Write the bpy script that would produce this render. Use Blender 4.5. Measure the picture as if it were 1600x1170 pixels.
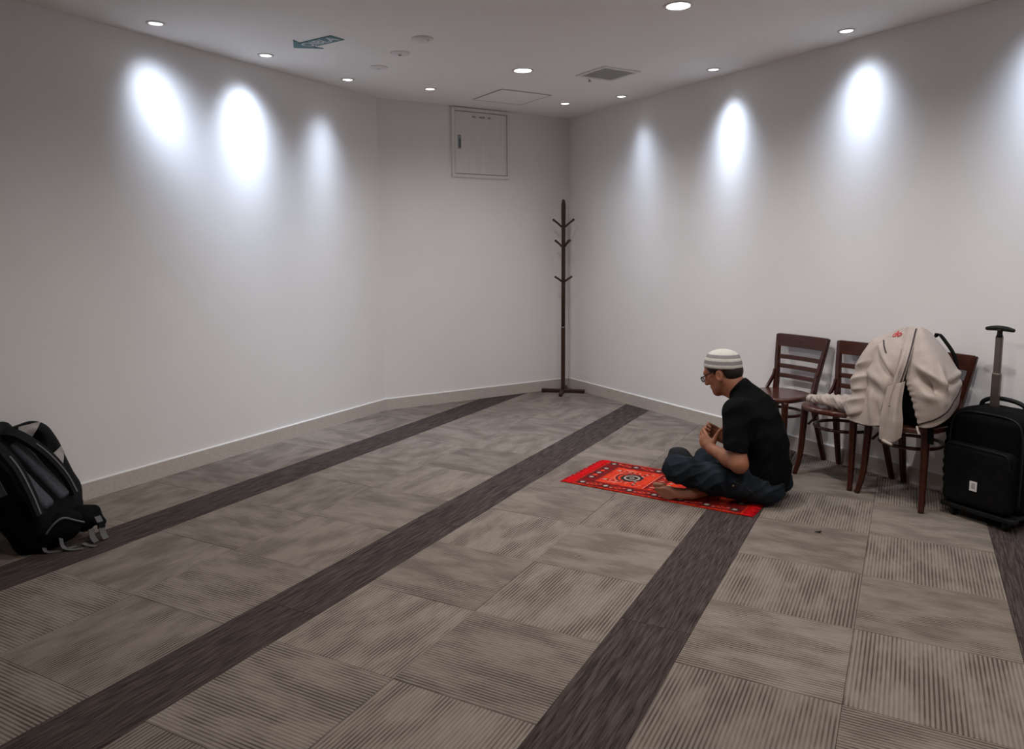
import bpy, bmesh, math, random
import numpy as np
from mathutils import Vector, Matrix
from mathutils.bvhtree import BVHTree
random.seed(7)
rng = np.random.RandomState(11)
for o in list(bpy.data.objects):
    bpy.data.objects.remove(o, do_unlink=True)
SC = bpy.context.scene
C = SC.collection

# ------------------------------------------------------------------ camera
F_PX, PITCH, ROLL, EYE = 1170.99, 0.1229, -0.0061, 1.3305
fw = Vector((0, math.cos(PITCH), -math.sin(PITCH)))
up0 = Vector((0, math.sin(PITCH), math.cos(PITCH)))
ri0 = Vector((1, 0, 0))
ri = ri0 * math.cos(ROLL) + up0 * math.sin(ROLL)
up = -ri0 * math.sin(ROLL) + up0 * math.cos(ROLL)
cam_data = bpy.data.cameras.new('camera')
cam_data.sensor_width = 36.0
cam_data.sensor_fit = 'HORIZONTAL'
cam_data.lens = F_PX * 36.0 / 1600.0
cam_data.shift_y = -50.0 / 1600.0
cam_data.clip_start = 0.05
cam = bpy.data.objects.new('camera', cam_data)
m = Matrix.Identity(4)
for i in range(3):
    m[i][0], m[i][1], m[i][2] = ri[i], up[i], -fw[i]
m[2][3] = EYE
cam.matrix_world = m
C.objects.link(cam)
SC.camera = cam

# ------------------------------------------------------------------ world + exposure
w = bpy.data.worlds.new('world')
SC.world = w
w.use_nodes = True
w.node_tree.nodes['Background'].inputs[0].default_value = (0.02, 0.02, 0.02, 1)
w.node_tree.nodes['Background'].inputs[1].default_value = 0.2
SC.view_settings.view_transform = 'Standard'
SC.view_settings.look = 'None'
SC.view_settings.gamma = 1.0
SC.view_settings.use_curve_mapping = False
SC.view_settings.exposure = 0.88

WARM = (1.0, 0.95, 0.91)
COOL = (0.68, 0.81, 1.0)
P_DOWN = 36.0        # downlights, watts each
P_SPOT = 32.0        # wall spots

# room numbers
H = 2.5424
LM = Vector((-1.0711, 6.1780, 0))      # left wall meets the back wall
MR = Vector((0.5478, 7.1818, 0))       # back wall meets the right wall
EX = Vector((0.49175, -0.87074, 0))    # along right wall towards the camera
EY = Vector((-0.87074, -0.49175, 0))   # off the right wall, into the room
DL = Vector((0.4836, 0.8753, 0))       # along left wall, away from the camera
NL = Vector((0.8753, -0.4836, 0))      # off the left wall, into the room
DM = Vector((-0.84990, -0.52694, 0))   # along the back wall, leftwards
NM = Vector((0.52694, -0.84990, 0))    # off the back wall
WL0 = NL * -3.9252
Y_REAR = -1.0
RB = MR + EX * ((7.1818 - Y_REAR) / 0.87074)
LB = LM - DL * ((6.1780 - Y_REAR) / 0.8753)
A_R = math.atan2(EX.y, EX.x)
A_L = math.atan2(DL.y, DL.x)
A_M = math.atan2(-DM.y, -DM.x)         # x axis pointing right along the back wall
Z = Vector((0, 0, 1))
def wr(x, off, z=0.0): return MR + EX * x + EY * off + Z * z
def wlft(x, off, z=0.0): return WL0 + DL * x + NL * off + Z * z
def wback(x, off, z=0.0): return MR + DM * x + NM * off + Z * z

# ------------------------------------------------------------------ materials
MATS = {}
def nt(name):
    mt = bpy.data.materials.new(name); mt.use_nodes = True
    n = mt.node_tree.nodes; l = mt.node_tree.links
    return mt, n, l, n['Principled BSDF']
def mat(name, col, rough=0.6, metal=0.0, noise=0.0, nscale=30.0, bump=0.0, bscale=200.0, spec=0.4, stretch=None, emit=None, estr=0.0, coat=0.0):
    if name in MATS: return MATS[name]
    mt, n, l, p = nt(name)
    p.inputs['Base Color'].default_value = (*col, 1)
    p.inputs['Roughness'].default_value = rough
    p.inputs['Metallic'].default_value = metal
    p.inputs['Specular IOR Level'].default_value = spec
    if coat: p.inputs['Coat Weight'].default_value = coat; p.inputs['Coat Roughness'].default_value = 0.15
    if emit:
        p.inputs['Emission Color'].default_value = (*emit, 1); p.inputs['Emission Strength'].default_value = estr
    tc = n.new('ShaderNodeTexCoord'); mp = n.new('ShaderNodeMapping')
    if stretch: mp.inputs['Scale'].default_value = stretch
    l.new(tc.outputs['Object'], mp.inputs['Vector'])
    if noise:
        nz = n.new('ShaderNodeTexNoise'); nz.inputs['Scale'].default_value = nscale; nz.inputs['Detail'].default_value = 4
        l.new(mp.outputs['Vector'], nz.inputs['Vector'])
        mr = n.new('ShaderNodeMapRange'); mr.inputs[1].default_value = 0.3; mr.inputs[2].default_value = 0.7
        mr.inputs[3].default_value = 1 - noise; mr.inputs[4].default_value = 1 + noise
        l.new(nz.outputs['Fac'], mr.inputs[0])
        hs = n.new('ShaderNodeVectorMath'); hs.operation = 'SCALE'; hs.inputs[0].default_value = col
        l.new(mr.outputs[0], hs.inputs['Scale']); l.new(hs.outputs[0], p.inputs['Base Color'])
    if bump:
        nb = n.new('ShaderNodeTexNoise'); nb.inputs['Scale'].default_value = bscale; nb.inputs['Detail'].default_value = 3
        l.new(mp.outputs['Vector'], nb.inputs['Vector'])
        b = n.new('ShaderNodeBump'); b.inputs['Strength'].default_value = bump; b.inputs['Distance'].default_value = 0.004
        l.new(nb.outputs['Fac'], b.inputs['Height']); l.new(b.outputs[0], p.inputs['Normal'])
    MATS[name] = mt
    return mt

M_WALL = mat('wall_paint', (0.82, 0.795, 0.785), 0.7, noise=0.012, nscale=3, bump=0.10, bscale=260, spec=0.2)
M_CEIL = mat('ceiling_paint', (0.90, 0.865, 0.84), 0.8, noise=0.01, nscale=2, spec=0.15)
M_BASE = mat('baseboard_vinyl', (0.53, 0.475, 0.43), 0.5, noise=0.10, nscale=9, stretch=(0.6, 6, 14))
M_BASETOP = mat('baseboard_lit_edge', (0.80, 0.78, 0.75), 0.4)  # light falling on the board's top edge, painted in as near-white
M_SLAB = mat('floor_screed', (0.05, 0.045, 0.04), 0.9)
M_TRIM = mat('lamp_trim_white', (0.72, 0.69, 0.67), 0.4)
M_CUP = mat('lamp_cup_reflector', (0.75, 0.75, 0.72), 0.18, metal=0.9)
M_BULB = mat('spot_bulb_glow', (1, 1, 1), emit=(0.95, 0.97, 1.0), estr=14)
M_DISC = mat('downlight_glow', (1, 1, 1), emit=(1.0, 0.97, 0.95), estr=6)
M_DEVICE = mat('device_plastic', (0.80, 0.77, 0.75), 0.5)
M_DEVICE2 = mat('device_grey', (0.30, 0.30, 0.30), 0.5)
M_GAP = mat('dark_gap', (0.05, 0.045, 0.04), 0.9)
M_HDOOR = mat('cupboard_grain', (0.76, 0.725, 0.70), 0.55, noise=0.05, nscale=7, stretch=(9, 9, 0.5))
M_STEEL = mat('brushed_steel', (0.30, 0.32, 0.34), 0.35, metal=0.8)
M_PAPER = mat('label_paper', (0.72, 0.70, 0.68), 0.6)
M_INK = mat('label_ink', (0.08, 0.08, 0.09), 0.6)
M_TEAL = mat('teal_sticker', (0.055, 0.17, 0.19), 0.5)
M_WHITE = mat('white_print', (0.62, 0.66, 0.66), 0.5)
M_RACK = mat('rack_wood', (0.040, 0.018, 0.009), 0.42, noise=0.25, nscale=12, stretch=(8, 8, 0.8))
M_CHAIR = mat('chair_mahogany', (0.048, 0.011, 0.006), 0.28, noise=0.35, nscale=9, stretch=(1.2, 7, 7), coat=0.25, spec=0.3)
M_SEAT = mat('chair_seat_veneer', (0.075, 0.021, 0.012), 0.25, noise=0.25, nscale=8, stretch=(7, 1, 5), coat=0.5)
M_JACKET = mat('beige_nylon', (0.46, 0.385, 0.34), 0.62, noise=0.06, nscale=14, bump=0.25, bscale=90)
M_JSEAM = mat('dark_piping', (0.035, 0.02, 0.02), 0.6)
M_RED = mat('red_print', (0.62, 0.02, 0.03), 0.5)
M_BLACK = mat('black_nylon', (0.0042, 0.0042, 0.0043), 0.75, noise=0.3, nscale=40, bump=0.3, bscale=300, spec=0.07)
M_BLACKP = mat('black_plastic', (0.008, 0.0085, 0.0085), 0.5, spec=0.2)
M_POLE = mat('handle_metal', (0.22, 0.19, 0.17), 0.35, metal=0.9)
M_SLATE = mat('slate_mesh', (0.048, 0.054, 0.066), 0.75, noise=0.2, nscale=60, bump=0.3, bscale=350)
M_DGREY = mat('dark_grey_fabric', (0.012, 0.012, 0.0125), 0.8, noise=0.3, nscale=25, bump=0.3, bscale=300, spec=0.1)
M_POCKET = mat('black_pocket_fabric', (0.0055, 0.0055, 0.0056), 0.75, noise=0.3, nscale=25, bump=0.3, bscale=300, spec=0.1)
M_POUCH = mat('charcoal_pouch', (0.030, 0.031, 0.036), 0.8, noise=0.25, nscale=25, spec=0.1)
M_WEB = mat('grey_webbing', (0.11, 0.105, 0.11), 0.7, bump=0.3, bscale=500)
M_LINING = mat('light_lining', (0.34, 0.32, 0.31), 0.7, noise=0.18, nscale=25)
M_NAVY = mat('black_shell_fabric', (0.005, 0.005, 0.0065), 0.65, noise=0.3, nscale=12, spec=0.1)
M_SKIN = mat('skin', (0.34, 0.140, 0.078), 0.5, noise=0.10, nscale=18, spec=0.3)
M_SHIRT = mat('black_cotton', (0.0042, 0.0042, 0.0045), 0.9, noise=0.25, nscale=30, bump=0.2, bscale=300, spec=0.10)
M_DENIM = mat('dark_denim', (0.018, 0.0235, 0.030), 0.9, noise=0.5, nscale=9, bump=0.3, bscale=350, spec=0.06)
M_HAIR = mat('black_hair', (0.012, 0.009, 0.008), 0.6, noise=0.4, nscale=120)
M_CAPW = mat('cream_knit', (0.60, 0.585, 0.53), 0.85, noise=0.06, nscale=60, bump=0.5, bscale=220)
M_CAPG = mat('grey_knit', (0.25, 0.245, 0.235), 0.85, noise=0.08, nscale=60, bump=0.5, bscale=220)
M_LENS = mat('lens_glass', (0.6, 0.6, 0.62), 0.1)
M_LENS.node_tree.nodes['Principled BSDF'].inputs['Transmission Weight'].default_value = 0.9
M_EYE = mat('eye_dark', (0.02, 0.015, 0.012), 0.3)
M_FRINGE = mat('red_fringe', (0.62, 0.006, 0.010), 0.85, noise=0.25, nscale=120, stretch=(1, 8, 1), spec=0.1)
M_BRASS = mat('brass_rivet', (0.35, 0.30, 0.10), 0.4, metal=0.7)

def carpet_light():
    mt, n, l, p = nt('carpet_ribbed_taupe')
    tc = n.new('ShaderNodeTexCoord'); oi = n.new('ShaderNodeObjectInfo')
    off = n.new('ShaderNodeVectorMath'); off.operation = 'SCALE'; off.inputs[0].default_value = (31.7, 17.3, 5.1)
    l.new(oi.outputs['Random'], off.inputs['Scale'])
    add = n.new('ShaderNodeVectorMath'); add.operation = 'ADD'
    l.new(tc.outputs['Object'], add.inputs[0]); l.new(off.outputs[0], add.inputs[1])
    # ribs run along local X, repeat across local Y
    sx = n.new('ShaderNodeSeparateXYZ'); l.new(tc.outputs['Object'], sx.inputs[0])
    mu = n.new('ShaderNodeMath'); mu.operation = 'MULTIPLY'; mu.inputs[1].default_value = 2 * math.pi / (0.5 / 38)
    l.new(sx.outputs['Y'], mu.inputs[0])
    si = n.new('ShaderNodeMath'); si.operation = 'SINE'; l.new(mu.outputs[0], si.inputs[0])
    rib = n.new('ShaderNodeMapRange'); rib.inputs[1].default_value = -1.0; rib.inputs[2].default_value = 0.35
    rib.inputs[3].default_value = 1.0; rib.inputs[4].default_value = 0.0
    l.new(si.outputs[0], rib.inputs[0])
    # streaks of dark yarn, stretched along the ribs
    m1 = n.new('ShaderNodeMapping'); m1.inputs['Scale'].default_value = (4.5, 11, 1); l.new(add.outputs[0], m1.inputs['Vector'])
    n1 = n.new('ShaderNodeTexNoise'); n1.inputs['Scale'].default_value = 1.0; n1.inputs['Detail'].default_value = 3; l.new(m1.outputs[0], n1.inputs['Vector'])
    r1 = n.new('ShaderNodeMapRange'); r1.inputs[1].default_value = 0.38; r1.inputs[2].default_value = 0.66; l.new(n1.outputs['Fac'], r1.inputs[0])
    m2 = n.new('ShaderNodeMapping'); m2.inputs['Scale'].default_value = (14, 76, 1); l.new(add.outputs[0], m2.inputs['Vector'])
    n2 = n.new('ShaderNodeTexNoise'); n2.inputs['Scale'].default_value = 1.0; n2.inputs['Detail'].default_value = 2; l.new(m2.outputs[0], n2.inputs['Vector'])
    r2 = n.new('ShaderNodeMapRange'); r2.inputs[1].default_value = 0.3; r2.inputs[2].default_value = 0.7; l.new(n2.outputs['Fac'], r2.inputs[0])
    # line darkness = rib * (0.25 + 0.75*streak)
    a = n.new('ShaderNodeMath'); a.operation = 'MULTIPLY_ADD'; a.inputs[1].default_value = 0.62; a.inputs[2].default_value = 0.30; l.new(r1.outputs[0], a.inputs[0])
    b = n.new('ShaderNodeMath'); b.operation = 'MULTIPLY'; l.new(a.outputs[0], b.inputs[0]); l.new(rib.outputs[0], b.inputs[1])
    c2 = n.new('ShaderNodeMath'); c2.operation = 'MULTIPLY_ADD'; c2.inputs[1].default_value = 0.20; l.new(r2.outputs[0], c2.inputs[0]); l.new(b.outputs[0], c2.inputs[2])
    d = n.new('ShaderNodeMath'); d.operation = 'MULTIPLY_ADD'; d.inputs[1].default_value = 0.22; l.new(r1.outputs[0], d.inputs[0]); l.new(c2.outputs[0], d.inputs[2]); d.use_clamp = True
    mx = n.new('ShaderNodeMix'); mx.data_type = 'RGBA'
    mx.inputs['A'].default_value = (0.290, 0.245, 0.208, 1); mx.inputs['B'].default_value = (0.092, 0.071, 0.060, 1)
    l.new(d.outputs[0], mx.inputs['Factor'])
    # each tile slightly lighter or darker
    tv = n.new('ShaderNodeMapRange'); tv.inputs[3].default_value = 0.92; tv.inputs[4].default_value = 1.08; l.new(oi.outputs['Random'], tv.inputs[0])
    sc = n.new('ShaderNodeVectorMath'); sc.operation = 'SCALE'; l.new(mx.outputs['Result'], sc.inputs[0]); l.new(tv.outputs[0], sc.inputs['Scale'])
    l.new(sc.outputs[0], p.inputs['Base Color'])
    p.inputs['Roughness'].default_value = 0.95; p.inputs['Specular IOR Level'].default_value = 0.1
    inv = n.new('ShaderNodeMath'); inv.operation = 'SUBTRACT'; inv.inputs[0].default_value = 1.0; l.new(rib.outputs[0], inv.inputs[1])
    bp = n.new('ShaderNodeBump'); bp.inputs['Strength'].default_value = 0.5; bp.inputs['Distance'].default_value = 0.002
    l.new(inv.outputs[0], bp.inputs['Height']); l.new(bp.outputs[0], p.inputs['Normal'])
    return mt
def carpet_dark():
    mt, n, l, p = nt('carpet_dark_brown')
    tc = n.new('ShaderNodeTexCoord'); oi = n.new('ShaderNodeObjectInfo')
    off = n.new('ShaderNodeVectorMath'); off.operation = 'SCALE'; off.inputs[0].default_value = (21.7, 37.3, 5.1)
    l.new(oi.outputs['Random'], off.inputs['Scale'])
    add = n.new('ShaderNodeVectorMath'); add.operation = 'ADD'
    l.new(tc.outputs['Object'], add.inputs[0]); l.new(off.outputs[0], add.inputs[1])
    m1 = n.new('ShaderNodeMapping'); m1.inputs['Scale'].default_value = (9, 170, 1); l.new(add.outputs[0], m1.inputs['Vector'])
    n1 = n.new('ShaderNodeTexNoise'); n1.inputs['Scale'].default_value = 1.0; n1.inputs['Detail'].default_value = 3; l.new(m1.outputs[0], n1.inputs['Vector'])
    cr = n.new('ShaderNodeValToRGB'); e = cr.color_ramp.elements
    e[0].position = 0.34; e[0].color = (0.030, 0.022, 0.021, 1); e[1].position = 0.70; e[1].color = (0.105, 0.082, 0.074, 1)
    l.new(n1.outputs['Fac'], cr.inputs[0]); l.new(cr.outputs[0], p.inputs['Base Color'])
    p.inputs['Roughness'].default_value = 0.95; p.inputs['Specular IOR Level'].default_value = 0.1
    bp = n.new('ShaderNodeBump'); bp.inputs['Strength'].default_value = 0.4; bp.inputs['Distance'].default_value = 0.002
    l.new(n1.outputs['Fac'], bp.inputs['Height']); l.new(bp.outputs[0], p.inputs['Normal'])
    return mt
M_CARPET = carpet_light()
M_CARPETD = carpet_dark()

def rug_field():
    mt, n, l, p = nt('rug_pile_red')
    tc = n.new('ShaderNodeTexCoord')
    n1 = n.new('ShaderNodeTexNoise'); n1.inputs['Scale'].default_value = 55; n1.inputs['Detail'].default_value = 3
    l.new(tc.outputs['Object'], n1.inputs['Vector'])
    cr = n.new('ShaderNodeValToRGB'); e = cr.color_ramp.elements
    e[0].position = 0.35; e[0].color = (0.30, 0.008, 0.006, 1); e[1].position = 0.65; e[1].color = (0.66, 0.035, 0.012, 1)
    l.new(n1.outputs['Fac'], cr.inputs[0]); l.new(cr.outputs[0], p.inputs['Base Color'])
    p.inputs['Roughness'].default_value = 0.9; p.inputs['Specular IOR Level'].default_value = 0.1
    return mt
M_RUG = rug_field()
M_RUGD = mat('rug_dark_red', (0.20, 0.008, 0.008), 0.9, noise=0.45, nscale=90, spec=0.1)
M_RUGO = mat('rug_orange', (0.66, 0.045, 0.016), 0.9, noise=0.3, nscale=70, spec=0.1)
M_RUGB = mat('rug_black', (0.030, 0.022, 0.024), 0.9, noise=0.5, nscale=120, spec=0.1)
M_RUGW = mat('rug_cream', (0.46, 0.36, 0.31), 0.9, noise=0.35, nscale=150, spec=0.1)
M_RUGP = mat('rug_pink', (0.62, 0.18, 0.13), 0.9, noise=0.35, nscale=150, spec=0.1)

# ------------------------------------------------------------------ object helpers
def mesh_obj(name, verts, faces, material, parent=None, smooth=False, matidx=None):
    me = bpy.data.meshes.new(name)
    me.from_pydata([tuple(v) for v in verts], [], [tuple(f) for f in faces])
    mats = material if isinstance(material, (list, tuple)) else [material]
    for x in mats: me.materials.append(x)
    if matidx is not None: me.polygons.foreach_set('material_index', matidx)
    if smooth: me.polygons.foreach_set('use_smooth', [True] * len(me.polygons))
    me.update()
    o = bpy.data.objects.new(name, me); C.objects.link(o)
    if parent: o.parent = parent
    return o
def bm_obj(name, bm, material, parent=None, smooth=False):
    bmesh.ops.recalc_face_normals(bm, faces=bm.faces)
    me = bpy.data.meshes.new(name); bm.to_mesh(me); bm.free()
    mats = material if isinstance(material, (list, tuple)) else [material]
    for x in mats: me.materials.append(x)
    if smooth: me.polygons.foreach_set('use_smooth', [True] * len(me.polygons))
    me.update()
    o = bpy.data.objects.new(name, me); C.objects.link(o)
    if parent: o.parent = parent
    return o
def tag(o, label, cat, group=None):
    o['label'] = label; o['category'] = cat
    if group: o['group'] = group
    return o
def struct(o, label=None):
    o['kind'] = 'structure'
    if label: o['label'] = label
    return o
def thing(name, label, cat, loc, rz=0.0, group=None):
    o = bpy.data.objects.new(name, None); C.objects.link(o)
    o.empty_display_size = 0.1
    o.location = loc; o.rotation_euler = (0, 0, rz)
    return tag(o, label, cat, group)
def bm_box(bm, c, s, rot=None, bevel=0.0, seg=2):
    r = bmesh.ops.create_cube(bm, size=1.0)
    vs = r['verts']
    bmesh.ops.scale(bm, vec=s, verts=vs)
    if bevel:
        es = list({e for v in vs for e in v.link_edges})
        rr = bmesh.ops.bevel(bm, geom=es, offset=bevel, segments=seg, affect='EDGES', profile=0.5)
        vs = list({v for f in rr['faces'] for v in f.verts} | {v for v in vs if v.is_valid})
    if rot is not None: bmesh.ops.rotate(bm, cent=(0, 0, 0), matrix=rot, verts=vs)
    bmesh.ops.translate(bm, vec=c, verts=vs)
def box(name, c, s, material, parent=None, rot=None, bevel=0.0, seg=2, smooth=False):
    bm = bmesh.new(); bm_box(bm, c, s, rot, bevel, seg)
    return bm_obj(name, bm, material, parent, smooth)
def frames_along(pts):
    pts = [Vector(p) for p in pts]; out = []
    prev = None
    for i, p in enumerate(pts):
        t = (pts[min(i + 1, len(pts) - 1)] - pts[max(i - 1, 0)]).normalized()
        if prev is None:
            a = Vector((0, 0, 1)) if abs(t.z) < 0.9 else Vector((1, 0, 0))
            u = t.cross(a).normalized()
        else:
            u = (prev - t * prev.dot(t)).normalized()
        prev = u
        out.append((p, t, u, t.cross(u)))
    return out
def catmull(pts, n=8, closed=False):
    P = [Vector(p) for p in pts]; out = []
    N = len(P)
    rngi = range(N if closed else N - 1)
    for i in rngi:
        if closed: p0, p1, p2, p3 = P[(i - 1) % N], P[i], P[(i + 1) % N], P[(i + 2) % N]
        else: p0, p1, p2, p3 = P[max(i - 1, 0)], P[i], P[i + 1], P[min(i + 2, N - 1)]
        for k in range(n):
            t = k / n
            out.append(0.5 * ((2 * p1) + (p2 - p0) * t + (2 * p0 - 5 * p1 + 4 * p2 - p3) * t * t + (3 * p1 - p0 - 3 * p2 + p3) * t ** 3))
    if not closed: out.append(P[-1])
    return out
def bm_tube(bm, pts, rad, sides=10, closed=False):
    fr = frames_along(pts); n = len(fr)
    rads = rad if isinstance(rad, (list, tuple)) else [rad] * n
    rings = []
    for (p, t, u, v), r in zip(fr, rads):
        rings.append([bm.verts.new(p + (u * math.cos(a) + v * math.sin(a)) * r) for a in [2 * math.pi * k / sides for k in range(sides)]])
    for i in range(n if closed else n - 1):
        A, B = rings[i], rings[(i + 1) % n]
        for k in range(sides):
            bm.faces.new((A[k], A[(k + 1) % sides], B[(k + 1) % sides], B[k]))
    if not closed:
        bm.faces.new(rings[0][::-1]); bm.faces.new(rings[-1])
def tube(name, pts, rad, material, parent=None, sides=10, closed=False):
    bm = bmesh.new(); bm_tube(bm, pts, rad, sides, closed)
    return bm_obj(name, bm, material, parent, True)
def bm_strip(bm, pts, wid, thick, normals):
    """flat strap: rectangle section, wide across (tangent x normal)"""
    P = [Vector(p) for p in pts]; n = len(P); rings = []
    ws = wid if isinstance(wid, (list, tuple)) else [wid] * n
    for i, p in enumerate(P):
        t = (P[min(i + 1, n - 1)] - P[max(i - 1, 0)]).normalized()
        nn = Vector(normals[i] if isinstance(normals, list) else normals)
        nn = (nn - t * nn.dot(t)).normalized(); s = t.cross(nn)
        h, q = ws[i] / 2, thick / 2
        rings.append([bm.verts.new(p + s * a * h + nn * b * q) for a, b in ((-1, -1), (1, -1), (1, 1), (-1, 1))])
    for A, B in zip(rings, rings[1:]):
        for k in range(4): bm.faces.new((A[k], A[(k + 1) % 4], B[(k + 1) % 4], B[k]))
    bm.faces.new(rings[0][::-1]); bm.faces.new(rings[-1])
def strip(name, pts, wid, thick, normals, material, parent=None):
    bm = bmesh.new(); bm_strip(bm, pts, wid, thick, normals)
    return bm_obj(name, bm, material, parent, False)
def lathe(name, prof, material, parent=None, sides=32, sx=1.0, sy=1.0, smooth=True, matidx=None):
    vs, fs, mi = [], [], []
    for r, z in prof:
        for k in range(sides):
            a = 2 * math.pi * k / sides
            vs.append((r * sx * math.cos(a), r * sy * math.sin(a), z))
    n = len(prof)
    for i in range(n - 1):
        for k in range(sides):
            fs.append((i * sides + k, i * sides + (k + 1) % sides, (i + 1) * sides + (k + 1) % sides, (i + 1) * sides + k))
            mi.append(matidx[i] if matidx else 0)
    fs.append(tuple(range(sides))[::-1]); mi.append(matidx[0] if matidx else 0)
    fs.append(tuple(range((n - 1) * sides, n * sides))); mi.append(matidx[-1] if matidx else 0)
    return mesh_obj(name, vs, fs, material, parent, smooth, mi)
def prism(name, poly, z0, z1, material, parent=None):
    n = len(poly)
    vs = [(x, y, z0) for x, y in poly] + [(x, y, z1) for x, y in poly]
    fs = [tuple(range(n))[::-1], tuple(range(n, 2 * n))] + [(i, (i + 1) % n, n + (i + 1) % n, n + i) for i in range(n)]
    bm = bmesh.new(); bv = [bm.verts.new(v) for v in vs]
    for f in fs: bm.faces.new([bv[i] for i in f])
    return bm_obj(name, bm, material, parent)
def text_obj(name, body, size, material, parent=None, extrude=0.0005, bold=0.0):
    cu = bpy.data.curves.new(name, 'FONT'); cu.body = body; cu.size = size; cu.extrude = extrude
    cu.offset = bold; cu.align_x = 'CENTER'; cu.align_y = 'CENTER'
    t = bpy.data.objects.new(name, cu); C.objects.link(t)
    bpy.context.view_layer.update()
    me = bpy.data.meshes.new_from_object(t.evaluated_get(bpy.context.evaluated_depsgraph_get()))
    bpy.data.objects.remove(t, do_unlink=True)
    me.materials.clear(); me.materials.append(material)
    o = bpy.data.objects.new(name, me); C.objects.link(o)
    if parent: o.parent = parent
    return o
def copy_tree(root):
    r = root.copy(); C.objects.link(r)
    for ch in root.children:
        c = ch.copy(); C.objects.link(c); c.parent = r
        for g in ch.children:
            d = g.copy(); C.objects.link(d); d.parent = c
    return r

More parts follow.
